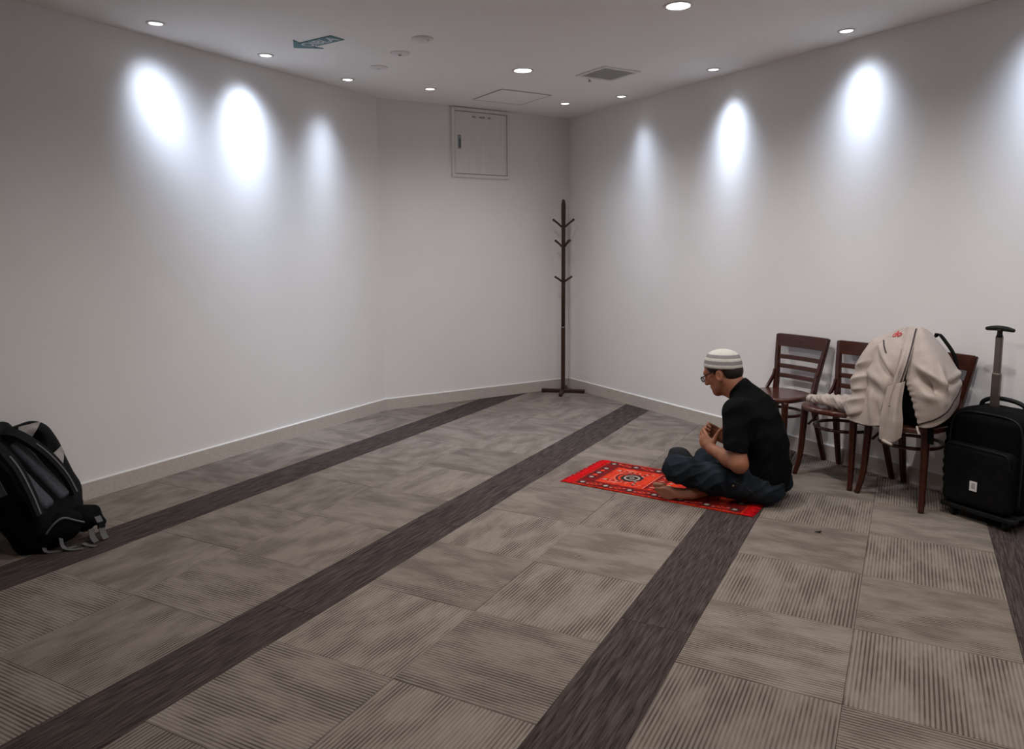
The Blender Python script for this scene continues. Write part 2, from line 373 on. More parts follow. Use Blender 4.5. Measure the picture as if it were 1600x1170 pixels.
# ------------------------------------------------------------------ smooth solid modelling (distance volume -> one continuous surface)
class Vol:
    def __init__(s, lo, hi, h):
        s.h = h; s.lo = np.array(lo, np.float32)
        s.n = [int(math.ceil((b - a) / h)) + 1 for a, b in zip(lo, hi)]
        s.d = np.full(s.n, 0.15, np.float32)
        s.ax = [s.lo[i] + h * np.arange(s.n[i], dtype=np.float32) for i in range(3)]
    def sl(s, lo, hi):
        out = []
        for i in range(3):
            a = max(0, int(math.floor((lo[i] - s.lo[i]) / s.h))); b = min(s.n[i], int(math.ceil((hi[i] - s.lo[i]) / s.h)) + 1)
            if b <= a: return None
            out.append(slice(a, b))
        return tuple(out)
    def pts(s, q):
        return np.meshgrid(s.ax[0][q[0]], s.ax[1][q[1]], s.ax[2][q[2]], indexing='ij')
    def put(s, q, p, k, op):
        d = s.d[q]
        if op == 'add':
            if k <= 0: s.d[q] = np.minimum(d, p)
            else:
                hh = np.maximum(k - np.abs(d - p), 0) / k
                s.d[q] = np.minimum(d, p) - hh * hh * k * 0.25
        else:
            p = -p
            hh = np.maximum(k - np.abs(d - p), 0) / max(k, 1e-6)
            s.d[q] = np.maximum(d, p) + hh * hh * k * 0.25
    def cone(s, a, b, ra, rb=None, k=0.012, op='add'):
        rb = ra if rb is None else rb
        a = np.array(a, float); b = np.array(b, float); mg = max(ra, rb) + k + 4 * s.h
        q = s.sl(np.minimum(a, b) - mg, np.maximum(a, b) + mg)
        if q is None: return s
        X, Y, ZZ = s.pts(q); ab = b - a; L = max(float(ab @ ab), 1e-9)
        t = np.clip(((X - a[0]) * ab[0] + (Y - a[1]) * ab[1] + (ZZ - a[2]) * ab[2]) / L, 0, 1)
        p = np.sqrt((X - a[0] - t * ab[0]) ** 2 + (Y - a[1] - t * ab[1]) ** 2 + (ZZ - a[2] - t * ab[2]) ** 2) - (ra + (rb - ra) * t)
        s.put(q, p, k, op); return s
    def ell(s, c, r, R=None, k=0.012, op='add'):
        c = np.array(c, float); mg = max(r) + k + 4 * s.h
        q = s.sl(c - mg, c + mg)
        if q is None: return s
        X, Y, ZZ = s.pts(q); X = X - c[0]; Y = Y - c[1]; ZZ = ZZ - c[2]
        if R is not None:
            R = np.array(R)[:3, :3]
            X, Y, ZZ = (R[0, 0] * X + R[1, 0] * Y + R[2, 0] * ZZ, R[0, 1] * X + R[1, 1] * Y + R[2, 1] * ZZ, R[0, 2] * X + R[1, 2] * Y + R[2, 2] * ZZ)
        k0 = np.sqrt((X / r[0]) ** 2 + (Y / r[1]) ** 2 + (ZZ / r[2]) ** 2)
        k1 = np.sqrt((X / r[0] ** 2) ** 2 + (Y / r[1] ** 2) ** 2 + (ZZ / r[2] ** 2) ** 2)
        p = k0 * (k0 - 1) / np.maximum(k1, 1e-6)
        s.put(q, p, k, op); return s
    def box(s, c, hs, rnd=0.01, R=None, k=0.012, op='add'):
        c = np.array(c, float); mg = float(np.linalg.norm(hs)) + k + 4 * s.h
        q = s.sl(c - mg, c + mg)
        if q is None: return s
        X, Y, ZZ = s.pts(q); X = X - c[0]; Y = Y - c[1]; ZZ = ZZ - c[2]
        if R is not None:
            R = np.array(R)[:3, :3]
            X, Y, ZZ = (R[0, 0] * X + R[1, 0] * Y + R[2, 0] * ZZ, R[0, 1] * X + R[1, 1] * Y + R[2, 1] * ZZ, R[0, 2] * X + R[1, 2] * Y + R[2, 2] * ZZ)
        a, b, e = np.abs(X) - (hs[0] - rnd), np.abs(Y) - (hs[1] - rnd), np.abs(ZZ) - (hs[2] - rnd)
        p = np.sqrt(np.maximum(a, 0) ** 2 + np.maximum(b, 0) ** 2 + np.maximum(e, 0) ** 2) + np.minimum(np.maximum(a, np.maximum(b, e)), 0) - rnd
        s.put(q, p, k, op); return s
    def cut(s, point, normal, lo=None, hi=None):
        """remove everything on the side the normal points to (optionally only inside a box)"""
        q = s.sl(lo, hi) if lo is not None else tuple(slice(0, n) for n in s.n)
        X, Y, ZZ = s.pts(q); n = np.array(normal, float); n /= np.linalg.norm(n); pt = np.array(point, float)
        p = (X - pt[0]) * n[0] + (Y - pt[1]) * n[1] + (ZZ - pt[2]) * n[2]
        s.d[q] = np.maximum(s.d[q], p); return s
    def mesh(s, name, material, parent=None, wrinkle=None, decim=None):
        d = s.d.copy()
        for a in range(3):
            ix = [slice(None)] * 3; ix[a] = 0; d[tuple(ix)] = 0.1; ix[a] = -1; d[tuple(ix)] = 0.1
        ins = d < 0
        nx, ny, nz = [n - 1 for n in s.n]
        cnt = np.zeros((nx, ny, nz), np.int8)
        cor = [(i, j, k) for i in (0, 1) for j in (0, 1) for k in (0, 1)]
        for i, j, k in cor: cnt += ins[i:i + nx, j:j + ny, k:k + nz]
        act = (cnt > 0) & (cnt < 8)
        idx = np.full((nx, ny, nz), -1, np.int64); I = np.argwhere(act); idx[act] = np.arange(len(I))
        acc = np.zeros((len(I), 3)); num = np.zeros(len(I))
        cd = {c: d[I[:, 0] + c[0], I[:, 1] + c[1], I[:, 2] + c[2]] for c in cor}
        for c in cor:
            for a in range(3):
                if c[a] == 0:
                    e = list(c); e[a] = 1; e = tuple(e)
                    A, B = cd[c], cd[e]; mk = (A < 0) != (B < 0)
                    t = np.where(mk, A / np.where(mk, A - B, 1), 0)
                    for b in range(3):
                        acc[:, b] += np.where(mk, c[b] + (t if b == a else 0), 0)
                    num += mk
        V = (I + acc / num[:, None]) * s.h + s.lo
        quads = []
        for a in range(3):
            b, c = (a + 1) % 3, (a + 2) % 3
            sl0 = [slice(None)] * 3; sl1 = [slice(None)] * 3
            sl0[a] = slice(0, -1); sl1[a] = slice(1, None)
            A, B = ins[tuple(sl0)], ins[tuple(sl1)]
            E = np.argwhere(A != B)
            E = E[(E[:, b] > 0) & (E[:, c] > 0) & (E[:, b] < s.n[b] - 1) & (E[:, c] < s.n[c] - 1)]
            fl = A[E[:, 0], E[:, 1], E[:, 2]]
            def at(db, dc):
                G = E.copy(); G[:, b] += db; G[:, c] += dc
                return idx[G[:, 0], G[:, 1], G[:, 2]]
            q = np.stack([at(-1, -1), at(0, -1), at(0, 0), at(-1, 0)], 1)
            q[~fl] = q[~fl][:, ::-1]
            quads.append(q)
        Q = np.concatenate(quads)
        me = bpy.data.meshes.new(name)
        me.vertices.add(len(V)); me.vertices.foreach_set('co', V.astype(np.float32).ravel())
        me.loops.add(len(Q) * 4); me.loops.foreach_set('vertex_index', Q.astype(np.int32).ravel())
        me.polygons.add(len(Q)); me.polygons.foreach_set('loop_start', np.arange(0, len(Q) * 4, 4, dtype=np.int32))
        me.polygons.foreach_set('use_smooth', np.ones(len(Q), bool))
        me.update(calc_edges=True)
        if wrinkle is not None:
            nr = np.zeros(len(V) * 3, np.float32); me.vertex_normals.foreach_get('vector', nr); nr = nr.reshape(-1, 3)
            V2 = V + nr * wrinkle(V)[:, None]
            me.vertices.foreach_set('co', V2.astype(np.float32).ravel()); me.update()
        me.materials.append(material)
        o = bpy.data.objects.new(name, me); C.objects.link(o)
        if parent: o.parent = parent
        return o
def waves(seed, freq, n=5, stretch=(1, 1, 1), direction=None, spread=0.5):
    r = np.random.RandomState(seed); K = []
    for i in range(n):
        v = r.normal(size=3) if direction is None else np.array(direction, float) + r.normal(size=3) * spread
        v = v / np.linalg.norm(v) * freq * (0.6 + 0.9 * r.rand())
        K.append((v * np.array(stretch), r.rand() * 6.28))
    def f(P):
        o = np.zeros(len(P))
        for v, ph in K: o += np.sin(P @ v + ph)
        return o / n
    return f

# ------------------------------------------------------------------ floor and carpet tiles
ROOM = [(LB.x, LB.y), (RB.x, RB.y), (MR.x, MR.y), (LM.x, LM.y)]     # counter-clockwise
AZ, T0, SW, S0 = 0.4891, -3.3806, 0.2553, 3.7645
SDIR = Vector((math.sin(AZ), math.cos(AZ), 0)); TDIR = Vector((math.cos(AZ), -math.sin(AZ), 0))
floor = struct(prism('floor', ROOM, -0.10, -0.007, M_SLAB), 'ribbed taupe carpet tiles with dark brown diagonal stripes')
def clip(poly, edges):
    for (ax, ay), (bx, by) in edges:
        out = []; n = len(poly)
        def side(p): return (bx - ax) * (p[1] - ay) - (by - ay) * (p[0] - ax)
        for i in range(n):
            p, q = poly[i], poly[(i + 1) % n]; sp, sq = side(p), side(q)
            if sp >= 0: out.append(p)
            if (sp >= 0) != (sq >= 0):
                t = sp / (sp - sq); out.append((p[0] + (q[0] - p[0]) * t, p[1] + (q[1] - p[1]) * t))
        poly = out
        if len(poly) < 3: return []
    return poly
ROOM_E = [(ROOM[i], ROOM[(i + 1) % 4]) for i in range(4)]
SHARED = {}
GAP = 0.0005
def lay(s, t, ls, lt, quarter, name, material):
    """one carpet piece, s/t = centre, trimmed where it meets a wall"""
    cen = SDIR * s + TDIR * t
    hs, ht = ls / 2 - GAP, lt / 2 - GAP
    quad = [cen + SDIR * a * hs + TDIR * b * ht for a, b in ((-1, -1), (-1, 1), (1, 1), (1, -1))]
    poly = [(v.x, v.y) for v in quad]
    full = all(((bx - ax) * (p[1] - ay) - (by - ay) * (p[0] - ax)) > 0 for p in poly for (ax, ay), (bx, by) in ROOM_E)
    pc = poly if full else clip(poly, ROOM_E)
    if len(pc) < 3: return
    ang = math.atan2(SDIR.y, SDIR.x) + (math.pi / 2 if quarter else 0)
    key = (name, quarter)
    if full and key in SHARED:
        me = SHARED[key]
    else:
        ca, sa = math.cos(-ang), math.sin(-ang)
        lp = [((x - cen.x) * ca - (y - cen.y) * sa, (x - cen.x) * sa + (y - cen.y) * ca) for x, y in pc]
        n = len(lp); e = 0.0007
        mx_, my_ = sum(p[0] for p in lp) / n, sum(p[1] for p in lp) / n
        ins_ = [(x - (e if x > mx_ else -e), y - (e if y > my_ else -e)) for x, y in lp]
        bm = bmesh.new()
        v0 = [bm.verts.new((x, y, -0.007)) for x, y in lp]; v1 = [bm.verts.new((x, y, -0.0012)) for x, y in lp]; v2 = [bm.verts.new((x, y, 0)) for x, y in ins_]
        for A, B in ((v0, v1), (v1, v2)):
            for i in range(n): bm.faces.new((A[i], A[(i + 1) % n], B[(i + 1) % n], B[i]))
        bm.faces.new(v2); bm.faces.new(v0[::-1])
        bmesh.ops.recalc_face_normals(bm, faces=bm.faces)
        me = bpy.data.meshes.new(name); bm.to_mesh(me); bm.free(); me.materials.append(material)
        if full: SHARED[key] = me
    o = bpy.data.objects.new(name, me); C.objects.link(o)
    o.location = (cen.x, cen.y, 0); o.rotation_euler = (0, 0, ang); o.parent = floor
for k in range(-3, 5):
    base_t = T0 + k * (1 + SW)
    for r in range(-16, 9):
        for c in (0, 1):
            col = 2 * k + c
            lay(S0 + 0.5 * (r + 0.5), base_t + SW + 0.25 + 0.5 * c, 0.5, 0.5, (col + r) % 2 != 0, 'carpet_tile', M_CARPET)
    for r in range(-8, 5):
        lay(S0 + 1.0 * r + 0.5 * (k % 2) + 0.2, base_t + SW / 2, 1.0, SW, False, 'carpet_plank', M_CARPETD)

# ------------------------------------------------------------------ walls, ceiling, baseboards
def wall(name, a, b, nrm, label):
    o = nrm * -0.12
    e = (b - a).normalized() * 0.0
    return struct(prism(name, [(a.x, a.y), (b.x, b.y), (b + o).to_tuple()[:2], (a + o).to_tuple()[:2]], -0.10, H, M_WALL), label)
wall('wall_left', LB, LM, NL, 'long white wall on the left washed by spotlights')
wall('wall_back', LM, MR, NM, 'short white wall between the two long walls')
wall('wall_right', MR, RB, EY, 'long white wall behind the row of chairs')
wall('wall_rear', RB, LB, Vector((0, 1, 0)), 'white wall behind the viewer')
def baseboard(name, a, b, nrm, label):
    d = (b - a).normalized()
    bm = bmesh.new()
    prof = [(0, 0), (0.010, 0), (0.010, 0.094), (0.0075, 0.1), (0, 0.1)]
    R0 = [bm.verts.new(a + nrm * x + Z * z) for x, z in prof]; R1 = [bm.verts.new(b + nrm * x + Z * z) for x, z in prof]
    n = len(prof)
    for i in range(n): bm.faces.new((R0[i], R0[(i + 1) % n], R1[(i + 1) % n], R1[i]))
    bm.faces.new(R0[::-1]); bm.faces.new(R1)
    o = bm_obj(name, bm, [M_BASE, M_BASETOP])
    for f in o.data.polygons:
        if f.center.z > 0.095: f.material_index = 1
    struct(o, label)
def corner(a_n, b_n, p):   # inner corner of two offset lines is handled by trimming both at the bisector
    return p
cLM = LM; cMR = MR
baseboard('baseboard_left', LB, LM, NL, 'pale wood-look baseboard along the left wall')
baseboard('baseboard_back', LM, MR, NM, 'pale wood-look baseboard along the short wall')
baseboard('baseboard_right', MR, RB, EY, 'pale wood-look baseboard along the right wall')

# ceiling with real recesses for the lamps
SPOTS = [  # name key, position on ceiling, aim point, power factor, cone degrees
    ('s1', wlft(2.742, 0.250), wlft(3.06, 0.0, 1.90), 0.88, 60, 'tilted wall spotlight nearest the viewer, above the left wall'),
    ('s2', wlft(3.507, 0.249), wlft(3.55, 0.0, 1.88), 1.25, 60, 'tilted wall spotlight over the left wall beside the arrow sticker'),
    ('s3', wlft(4.277, 0.237), wlft(4.20, 0.02, 1.45), 0.80, 52, 'small glaring spotlight over the far end of the left wall'),
    ('s4', Vector((-0.607, 5.853, 0)), Vector((-0.35, 4.9, 0.0)), 0.9, 80, 'small glaring spotlight in front of the wall cupboard'),
    ('s5', Vector((0.456, 6.459, 0)), Vector((0.30, 5.3, 0.0)), 0.9, 80, 'small glaring spotlight in front of the coat rack corner'),
    ('r1', wr(1.039, 0.199), wr(1.17, 0.02, 1.45), 0.52, 52, 'wall spotlight over the right wall nearest the room corner'),
    ('r2', wr(2.058, 0.202), wr(2.04, 0.0, 1.88), 1.0, 50, 'wall spotlight over the right wall, second from the corner'),
    ('r3', wr(3.088, 0.201), wr(3.06, 0.0, 1.90), 0.68, 60, 'wall spotlight over the right wall, third from the corner'),
    ('r4', wr(4.118, 0.201), wr(4.08, 0.0, 1.90), 0.90, 60, 'wall spotlight over the right wall, above the suitcase'),
    ('r5', wr(5.148, 0.201), wr(5.15, 0.0, 1.90), 0.80, 60, 'wall spotlight over the right wall, farthest from the corner'),
]
D1, D2 = Vector((0.846, 3.944, 0)), Vector((0.085, 5.291, 0))
DSTEP = D1 - D2
DOWN = [(D1, 0.85, 'bright round downlight at the top edge above the prayer mat'), (D2, 0.70, 'bright round downlight before the ceiling hatch'),
        (D1 + DSTEP, 0.9, 'round downlight one step nearer than the mat'), (D1 + DSTEP * 2, 0.75, 'round downlight near the rear right of the room'),
        (D1 - Vector((1.45, 0.62, 0)), 0.8, 'round downlight over the middle of the carpet'),
        (D1 + DSTEP - Vector((1.45, 0.62, 0)), 0.65, 'round downlight above the viewer')]
def make_ceiling():
    o = prism('ceiling', ROOM, H, H + 0.14, M_CEIL)
    bm = bmesh.new()
    for s in SPOTS:
        bmesh.ops.create_cone(bm, cap_ends=True, segments=28, radius1=0.040, radius2=0.040, depth=0.12, matrix=Matrix.Translation((s[1].x, s[1].y, H + 0.02)))
    for p, f, lb in DOWN:
        bmesh.ops.create_cone(bm, cap_ends=True, segments=32, radius1=0.062, radius2=0.062, depth=0.06, matrix=Matrix.Translation((p.x, p.y, H)))
    cut = bm_obj('cutter', bm, M_CEIL)
    md = o.modifiers.new('holes', 'BOOLEAN'); md.operation = 'DIFFERENCE'; md.object = cut; md.solver = 'EXACT'
    bpy.context.view_layer.update()
    me = bpy.data.meshes.new_from_object(o.evaluated_get(bpy.context.evaluated_depsgraph_get()))
    o.modifiers.clear(); o.data = me
    bpy.data.objects.remove(cut, do_unlink=True)
    struct(o, 'flat white ceiling with recessed lamps')
make_ceiling()

def spot_light(name, loc, aim, power, cone, color, blend=1.0, radius=0.02, parent=None, profile=None):
    ld = bpy.data.lights.new(name, 'SPOT'); ld.energy = power; ld.spot_size = math.radians(cone); ld.spot_blend = blend
    ld.color = color; ld.shadow_soft_size = radius
    lo = bpy.data.objects.new(name, ld); C.objects.link(lo)
    d = (Vector(aim) - Vector(loc)).normalized()
    lo.rotation_euler = d.to_track_quat('-Z', 'Y').to_euler(); lo.location = loc
    if profile:      # beam profile of a reflector lamp: narrow core in a wide soft spill
        ld.use_nodes = True; n = ld.node_tree.nodes; l = ld.node_tree.links; em = n['Emission']
        tc = n.new('ShaderNodeTexCoord'); sx = n.new('ShaderNodeSeparateXYZ'); l.new(tc.outputs['Normal'], sx.inputs[0])
        ab = n.new('ShaderNodeMath'); ab.operation = 'ABSOLUTE'; l.new(sx.outputs['Z'], ab.inputs[0])
        ac = n.new('ShaderNodeMath'); ac.operation = 'ARCCOSINE'; l.new(ab.outputs[0], ac.inputs[0])
        outs = []
        for amp, deg, quart in profile:
            dv = n.new('ShaderNodeMath'); dv.operation = 'DIVIDE'; dv.inputs[1].default_value = math.radians(deg); l.new(ac.outputs[0], dv.inputs[0])
            sq = n.new('ShaderNodeMath'); sq.operation = 'MULTIPLY'; l.new(dv.outputs[0], sq.inputs[0]); l.new(dv.outputs[0], sq.inputs[1])
            if quart:
                s4 = n.new('ShaderNodeMath'); s4.operation = 'MULTIPLY'; l.new(sq.outputs[0], s4.inputs[0]); l.new(sq.outputs[0], s4.inputs[1]); sq = s4
            ng = n.new('ShaderNodeMath'); ng.operation = 'MULTIPLY'; ng.inputs[1].default_value = -1.0; l.new(sq.outputs[0], ng.inputs[0])
            ex = n.new('ShaderNodeMath'); ex.operation = 'EXPONENT'; l.new(ng.outputs[0], ex.inputs[0])
            am = n.new('ShaderNodeMath'); am.operation = 'MULTIPLY'; am.inputs[1].default_value = amp; l.new(ex.outputs[0], am.inputs[0])
            outs.append(am)
        sm = n.new('ShaderNodeMath'); sm.operation = 'ADD'; l.new(outs[0].outputs[0], sm.inputs[0]); l.new(outs[1].outputs[0], sm.inputs[1])
        l.new(sm.outputs[0], em.inputs['Strength'])
    if parent:
        lo.parent = parent
        lo.location = Vector(loc) - parent.location
    return lo
RING = [(0.0345, 0.0), (0.0345, -0.004), (0.040, -0.006), (0.048, -0.004), (0.0495, 0.0)]
def ring_mesh(name, prof, material, parent, sides=32):
    vs, fs = [], []; n = len(prof)
    for r, z in prof:
        for k in range(sides):
            a = 2 * math.pi * k / sides; vs.append((r * math.cos(a), r * math.sin(a), z))
    for i in range(n):
        j = (i + 1) % n
        for k in range(sides):
            fs.append((i * sides + k, i * sides + (k + 1) % sides, j * sides + (k + 1) % sides, j * sides + k))
    bm = bmesh.new(); bv = [bm.verts.new(v) for v in vs]
    for f in fs: bm.faces.new([bv[i] for i in f])
    return bm_obj(name, bm, material, parent, True)
for key, p, aim, fac, cone, lb in SPOTS:
    t = thing('wall_spotlight', lb, 'spotlight', (p.x, p.y, H), 0, 'recessed wall spotlights')
    ring_mesh('trim_ring', RING, M_TRIM, t)
    # reflector cup lining the recess, open below
    ring_mesh('reflector_cup', [(0.0385, 0.001), (0.030, 0.045), (0.012, 0.060), (0.012, 0.064), (0.033, 0.049), (0.0395, 0.001)], M_CUP, t)
    d = (aim - Vector((p.x, p.y, H))).normalized()
    rot = d.to_track_quat('-Z', 'Y').to_matrix()
    bulb = lathe('bulb', [(0.004, 0.018), (0.016, 0.014), (0.022, 0.002), (0.021, -0.002), (0.010, -0.005), (0.002, -0.006)], M_BULB, t, 20)
    bulb.matrix_parent_inverse = Matrix.Identity(4)
    bulb.scale = (0.85, 0.85, 0.85); bulb.location = (0, 0, 0.022); bulb.rotation_euler = rot.to_euler()
    spot_light('lamp_light', Vector((p.x, p.y, H - 0.012)), aim, P_SPOT * fac, 150, COOL, 0.25, 0.018, t, ((1.0, cone * 0.27, False), (0.30, cone * 0.52, True)))
for p, fac, lb in DOWN:
    t = thing('ceiling_downlight', lb, 'downlight', (p.x, p.y, H), 0, 'round ceiling downlights')
    ring_mesh('trim_ring', [(0.058, 0.0), (0.058, -0.003), (0.066, -0.005), (0.074, -0.003), (0.075, 0.0)], M_TRIM, t)
    lathe('diffuser', [(0.004, -0.0005), (0.055, -0.0005), (0.058, 0.003), (0.058, 0.010), (0.004, 0.012)], M_DISC, t, 32, smooth=False)
    spot_light('lamp_light', Vector((p.x, p.y, H - 0.015)), Vector((p.x, p.y, 0)), P_DOWN * fac, 158, WARM, 0.75, 0.05, t)

# ------------------------------------------------------------------ ceiling fittings
def disc_device(name, lb, cat, p, prof, extra=None):
    t = thing(name, lb, cat, (p[0], p[1], H), 0, 'small round ceiling devices')
    lathe('housing', prof, M_DEVICE, t, 28)
    return t
t = disc_device('ceiling_speaker', 'round white ceiling device with a side bump, nearest the viewer of three', 'ceiling device', (-0.505, 4.50), [(0.064, 0), (0.064, -0.004), (0.052, -0.010), (0.040, -0.018), (0.004, -0.021)])
box('sensor_window', (0.034, -0.022, -0.015), (0.014, 0.010, 0.012), M_PAPER, t, bevel=0.003)
t = disc_device('smoke_detector', 'flat round ceiling detector, middle one of three', 'smoke detector', (-0.682, 4.821), [(0.060, 0), (0.060, -0.003), (0.050, -0.007), (0.020, -0.010), (0.004, -0.0105)])
lathe('sensor_tip', [(0.010, -0.009), (0.010, -0.015), (0.002, -0.017)], M_DEVICE2, t, 16)
t = disc_device('smoke_detector', 'flat round ceiling detector, farthest one of three', 'smoke detector', (-0.875, 5.177), [(0.060, 0), (0.060, -0.003), (0.050, -0.007), (0.020, -0.010), (0.004, -0.0105)])
lathe('sensor_tip', [(0.010, -0.009), (0.010, -0.015), (0.002, -0.017)], M_DEVICE, t, 16)
t = thing('sprinkler_head', 'tiny grey sprinkler head beside the air vent', 'sprinkler', (0.565, 5.544, H))
lathe('escutcheon', [(0.020, 0), (0.020, -0.003), (0.012, -0.006), (0.004, -0.0065)], M_DEVICE, t, 18)
lathe('deflector', [(0.004, -0.006), (0.006, -0.018), (0.014, -0.020), (0.014, -0.022), (0.002, -0.023)], M_DEVICE2, t, 18)
# air vent
AV = A_M
t = thing('air_vent', 'square grey slatted air vent in the ceiling', 'air vent', (0.678, 5.390, H), AV)
fo, fi = 0.160, 0.132
bm = bmesh.new()
for sx, sy, w_, d_ in ((0, 1, 2 * fo, fo - fi), (0, -1, 2 * fo, fo - fi), (1, 0, fo - fi, 2 * fi), (-1, 0, fo - fi, 2 * fi)):
    bm_box(bm, (sx * (fo + fi) / 2, sy * (fo + fi) / 2, -0.004), (w_, d_, 0.008))
bm_obj('frame', bm, M_TRIM, t)
box('backing', (0, 0, -0.0012), (2 * fi, 2 * fi, 0.002), mat('vent_backing', (0.24, 0.225, 0.215), 0.8), t)
sl = None
for i in range(11):
    y = -fi + 0.012 + i * (2 * fi - 0.024) / 10
    if sl is None:
        sl = box('slat', (0, 0, 0), (2 * fi, 0.015, 0.003), M_DEVICE, t, rot=Matrix.Rotation(math.radians(14), 3, 'X')); s_ = sl
    else:
        s_ = sl.copy(); C.objects.link(s_)
    s_.location = (0, y, -0.007)
# ceiling hatch
t = thing('ceiling_hatch', 'square flush access hatch in the ceiling', 'access hatch', (0.009, 6.185, H), A_M)
bm = bmesh.new(); ho, hi_ = 0.229, 0.2235
for sx, sy, w_, d_ in ((0, 1, 2 * ho, ho - hi_), (0, -1, 2 * ho, ho - hi_), (1, 0, ho - hi_, 2 * hi_), (-1, 0, ho - hi_, 2 * hi_)):
    bm_box(bm, (sx * (ho + hi_) / 2, sy * (ho + hi_) / 2, -0.0025), (w_, d_, 0.005))
bm_obj('frame', bm, mat('hatch_rim', (0.40, 0.37, 0.36), 0.5), t)
box('panel', (0, 0, -0.002), (2 * hi_ - 0.006, 2 * hi_ - 0.006, 0.004), M_CEIL, t)
# arrow sticker
tip = Vector((-1.297, 4.674, 0)); tdir = Vector((0.830, -0.557, 0)).normalized(); tup = Vector((tdir.y, -tdir.x, 0))  # reading direction, letter tops
arrow = thing('direction_arrow_sign', 'teal arrow sign reading QIBLA stuck on the ceiling', 'sign', (tip.x, tip.y, H))
rot = Matrix((tdir, tup, tdir.cross(tup))).transposed()
arrow.rotation_euler = rot.to_euler()
ap = [(0, 0), (0.135, 0.115), (0.118, 0.050), (0.375, 0.050), (0.352, 0.0), (0.375, -0.050), (0.118, -0.050), (0.135, -0.115)]
ap = [(0, 0), (0.130, 0.115), (0.112, 0.052), (0.372, 0.052), (0.372, -0.052), (0.112, -0.052), (0.130, -0.115)]
prism('arrow_plate', ap, 0.0004, 0.004, M_TEAL, arrow)
tx = text_obj('lettering', 'QIBLA', 0.096, M_WHITE, arrow, bold=0.0012); tx.location = (0.222, 0, 0.0045)

# wall cupboard on the back wall
t = thing('wall_cupboard', 'square pale meter cupboard high on the short wall', 'cupboard', wback(0.955, 0, 0) + Z * 1.954, A_M)
wd, hg = 0.575, 0.580
bm = bmesh.new(); fw_ = 0.026
for c_, s_ in (((0, -0.011, hg - fw_ / 2), (wd, 0.022, fw_)), ((0, -0.011, fw_ / 2), (wd, 0.022, fw_)), ((-(wd - fw_) / 2, -0.011, hg / 2), (fw_, 0.022, hg - 2 * fw_)), (((wd - fw_) / 2, -0.011, hg / 2), (fw_, 0.022, hg - 2 * fw_))):
    bm_box(bm, c_, s_)
bm_obj('frame', bm, M_HDOOR, t)
box('gap_backing', (0, -0.002, hg / 2), (wd - 2 * fw_, 0.004, hg - 2 * fw_), M_GAP, t)
door = box('door', (0, -0.010, hg / 2), (wd - 2 * fw_ - 0.010, 0.013, hg - 2 * fw_ - 0.010), M_HDOOR, t, bevel=0.002)
box('latch_plate', (-0.215, -0.018, 0.295), (0.030, 0.004, 0.118), M_STEEL, door, bevel=0.0015)
box('latch_lever', (-0.212, -0.022, 0.285), (0.014, 0.006, 0.078), mat('latch_dark', (0.10, 0.11, 0.12), 0.4, metal=0.6), door, bevel=0.002)
box('notice_label', (0.012, -0.0172, 0.512), (0.198, 0.0012, 0.034), M_PAPER, door)
for x_, w_ in ((-0.072, 0.034), (0.008, 0.058), (0.080, 0.028)):
    box('notice_print', (x_, -0.0180, 0.512), (w_, 0.0006, 0.014), M_DEVICE2, door)

# ------------------------------------------------------------------ coat rack
t = thing('coat_rack', 'tall dark wooden coat rack standing in the corner', 'coat rack', (0.476, 6.915, 0), math.radians(-11))
lathe('upper_pole', [(0.019, 0.62), (0.0185, 1.0), (0.0185, 1.55), (0.021, 1.66), (0.021, 1.73), (0.014, 1.775), (0.004, 1.785)], M_RACK, t, 14)
box('lower_pole', (0, 0, 0.33), (0.037, 0.037, 0.58), M_RACK, t, bevel=0.006, smooth=False)
lathe('joint_ring', [(0.021, 0.612), (0.021, 0.624)], M_STEEL, t, 16, smooth=False)
for a in range(4):
    an = a * math.pi / 2
    f = box('foot', (0.105, 0, 0.021), (0.195, 0.034, 0.030), M_RACK, t, bevel=0.006)
    f.rotation_euler = (0, 0, an)
    box('foot_pad', (0.185, 0, 0.003), (0.022, 0.026, 0.006), M_BLACKP, f)
for zj, zt, ln, angs in ((1.530, 1.605, 0.098, (10, 100, 190)), (1.352, 1.415, 0.082, (-35, 60, 165)), (1.035, 1.085, 0.080, (15, 185, 280))):
    for a in angs:
        an = math.radians(a); ux, uy = math.cos(an), math.sin(an)
        pts = [(ux * 0.008, uy * 0.008, zj), (ux * ln * 0.55, uy * ln * 0.55, zj + (zt - zj) * 0.55), (ux * ln, uy * ln, zt)]
        tube('peg', pts, [0.0095, 0.0095, 0.0105], M_RACK, t, 10)

# ------------------------------------------------------------------ chairs (local: x across, +y to the wall, front = -y)
def bowed(name, z0, z1, y_end, y_mid, xh0, xh1, th, parent, material, nseg=12):
    bm = bmesh.new(); rings = []
    for i in range(nseg + 1):
        u = -1 + 2 * i / nseg; b = (1 - u * u)
        row = []
        for z, xh, dy in ((z0, xh0, 0), (z1, xh1, 0)):
            f = (z - 0.42) / 0.355
            y = y_end(f) + y_mid * b
            row.append((u * xh, y, z))
        a, c = row
        rings.append([bm.verts.new((a[0], a[1] - th / 2, a[2])), bm.verts.new((a[0], a[1] + th / 2, a[2])), bm.verts.new((c[0], c[1] + th / 2, c[2])), bm.verts.new((c[0], c[1] - th / 2, c[2]))])
    for A, B in zip(rings, rings[1:]):
        for k in range(4): bm.faces.new((A[k], A[(k + 1) % 4], B[(k + 1) % 4], B[k]))
    bm.faces.new(rings[0][::-1]); bm.faces.new(rings[-1])
    bmesh.ops.recalc_face_normals(bm, faces=bm.faces)
    bmesh.ops.bevel(bm, geom=[e for e in bm.edges if e.calc_length() > 0.0 and len(e.link_faces) == 2 and e.calc_face_angle(0) > 0.7], offset=0.003, segments=2, affect='EDGES')
    return bm_obj(name, bm, material, parent, False)
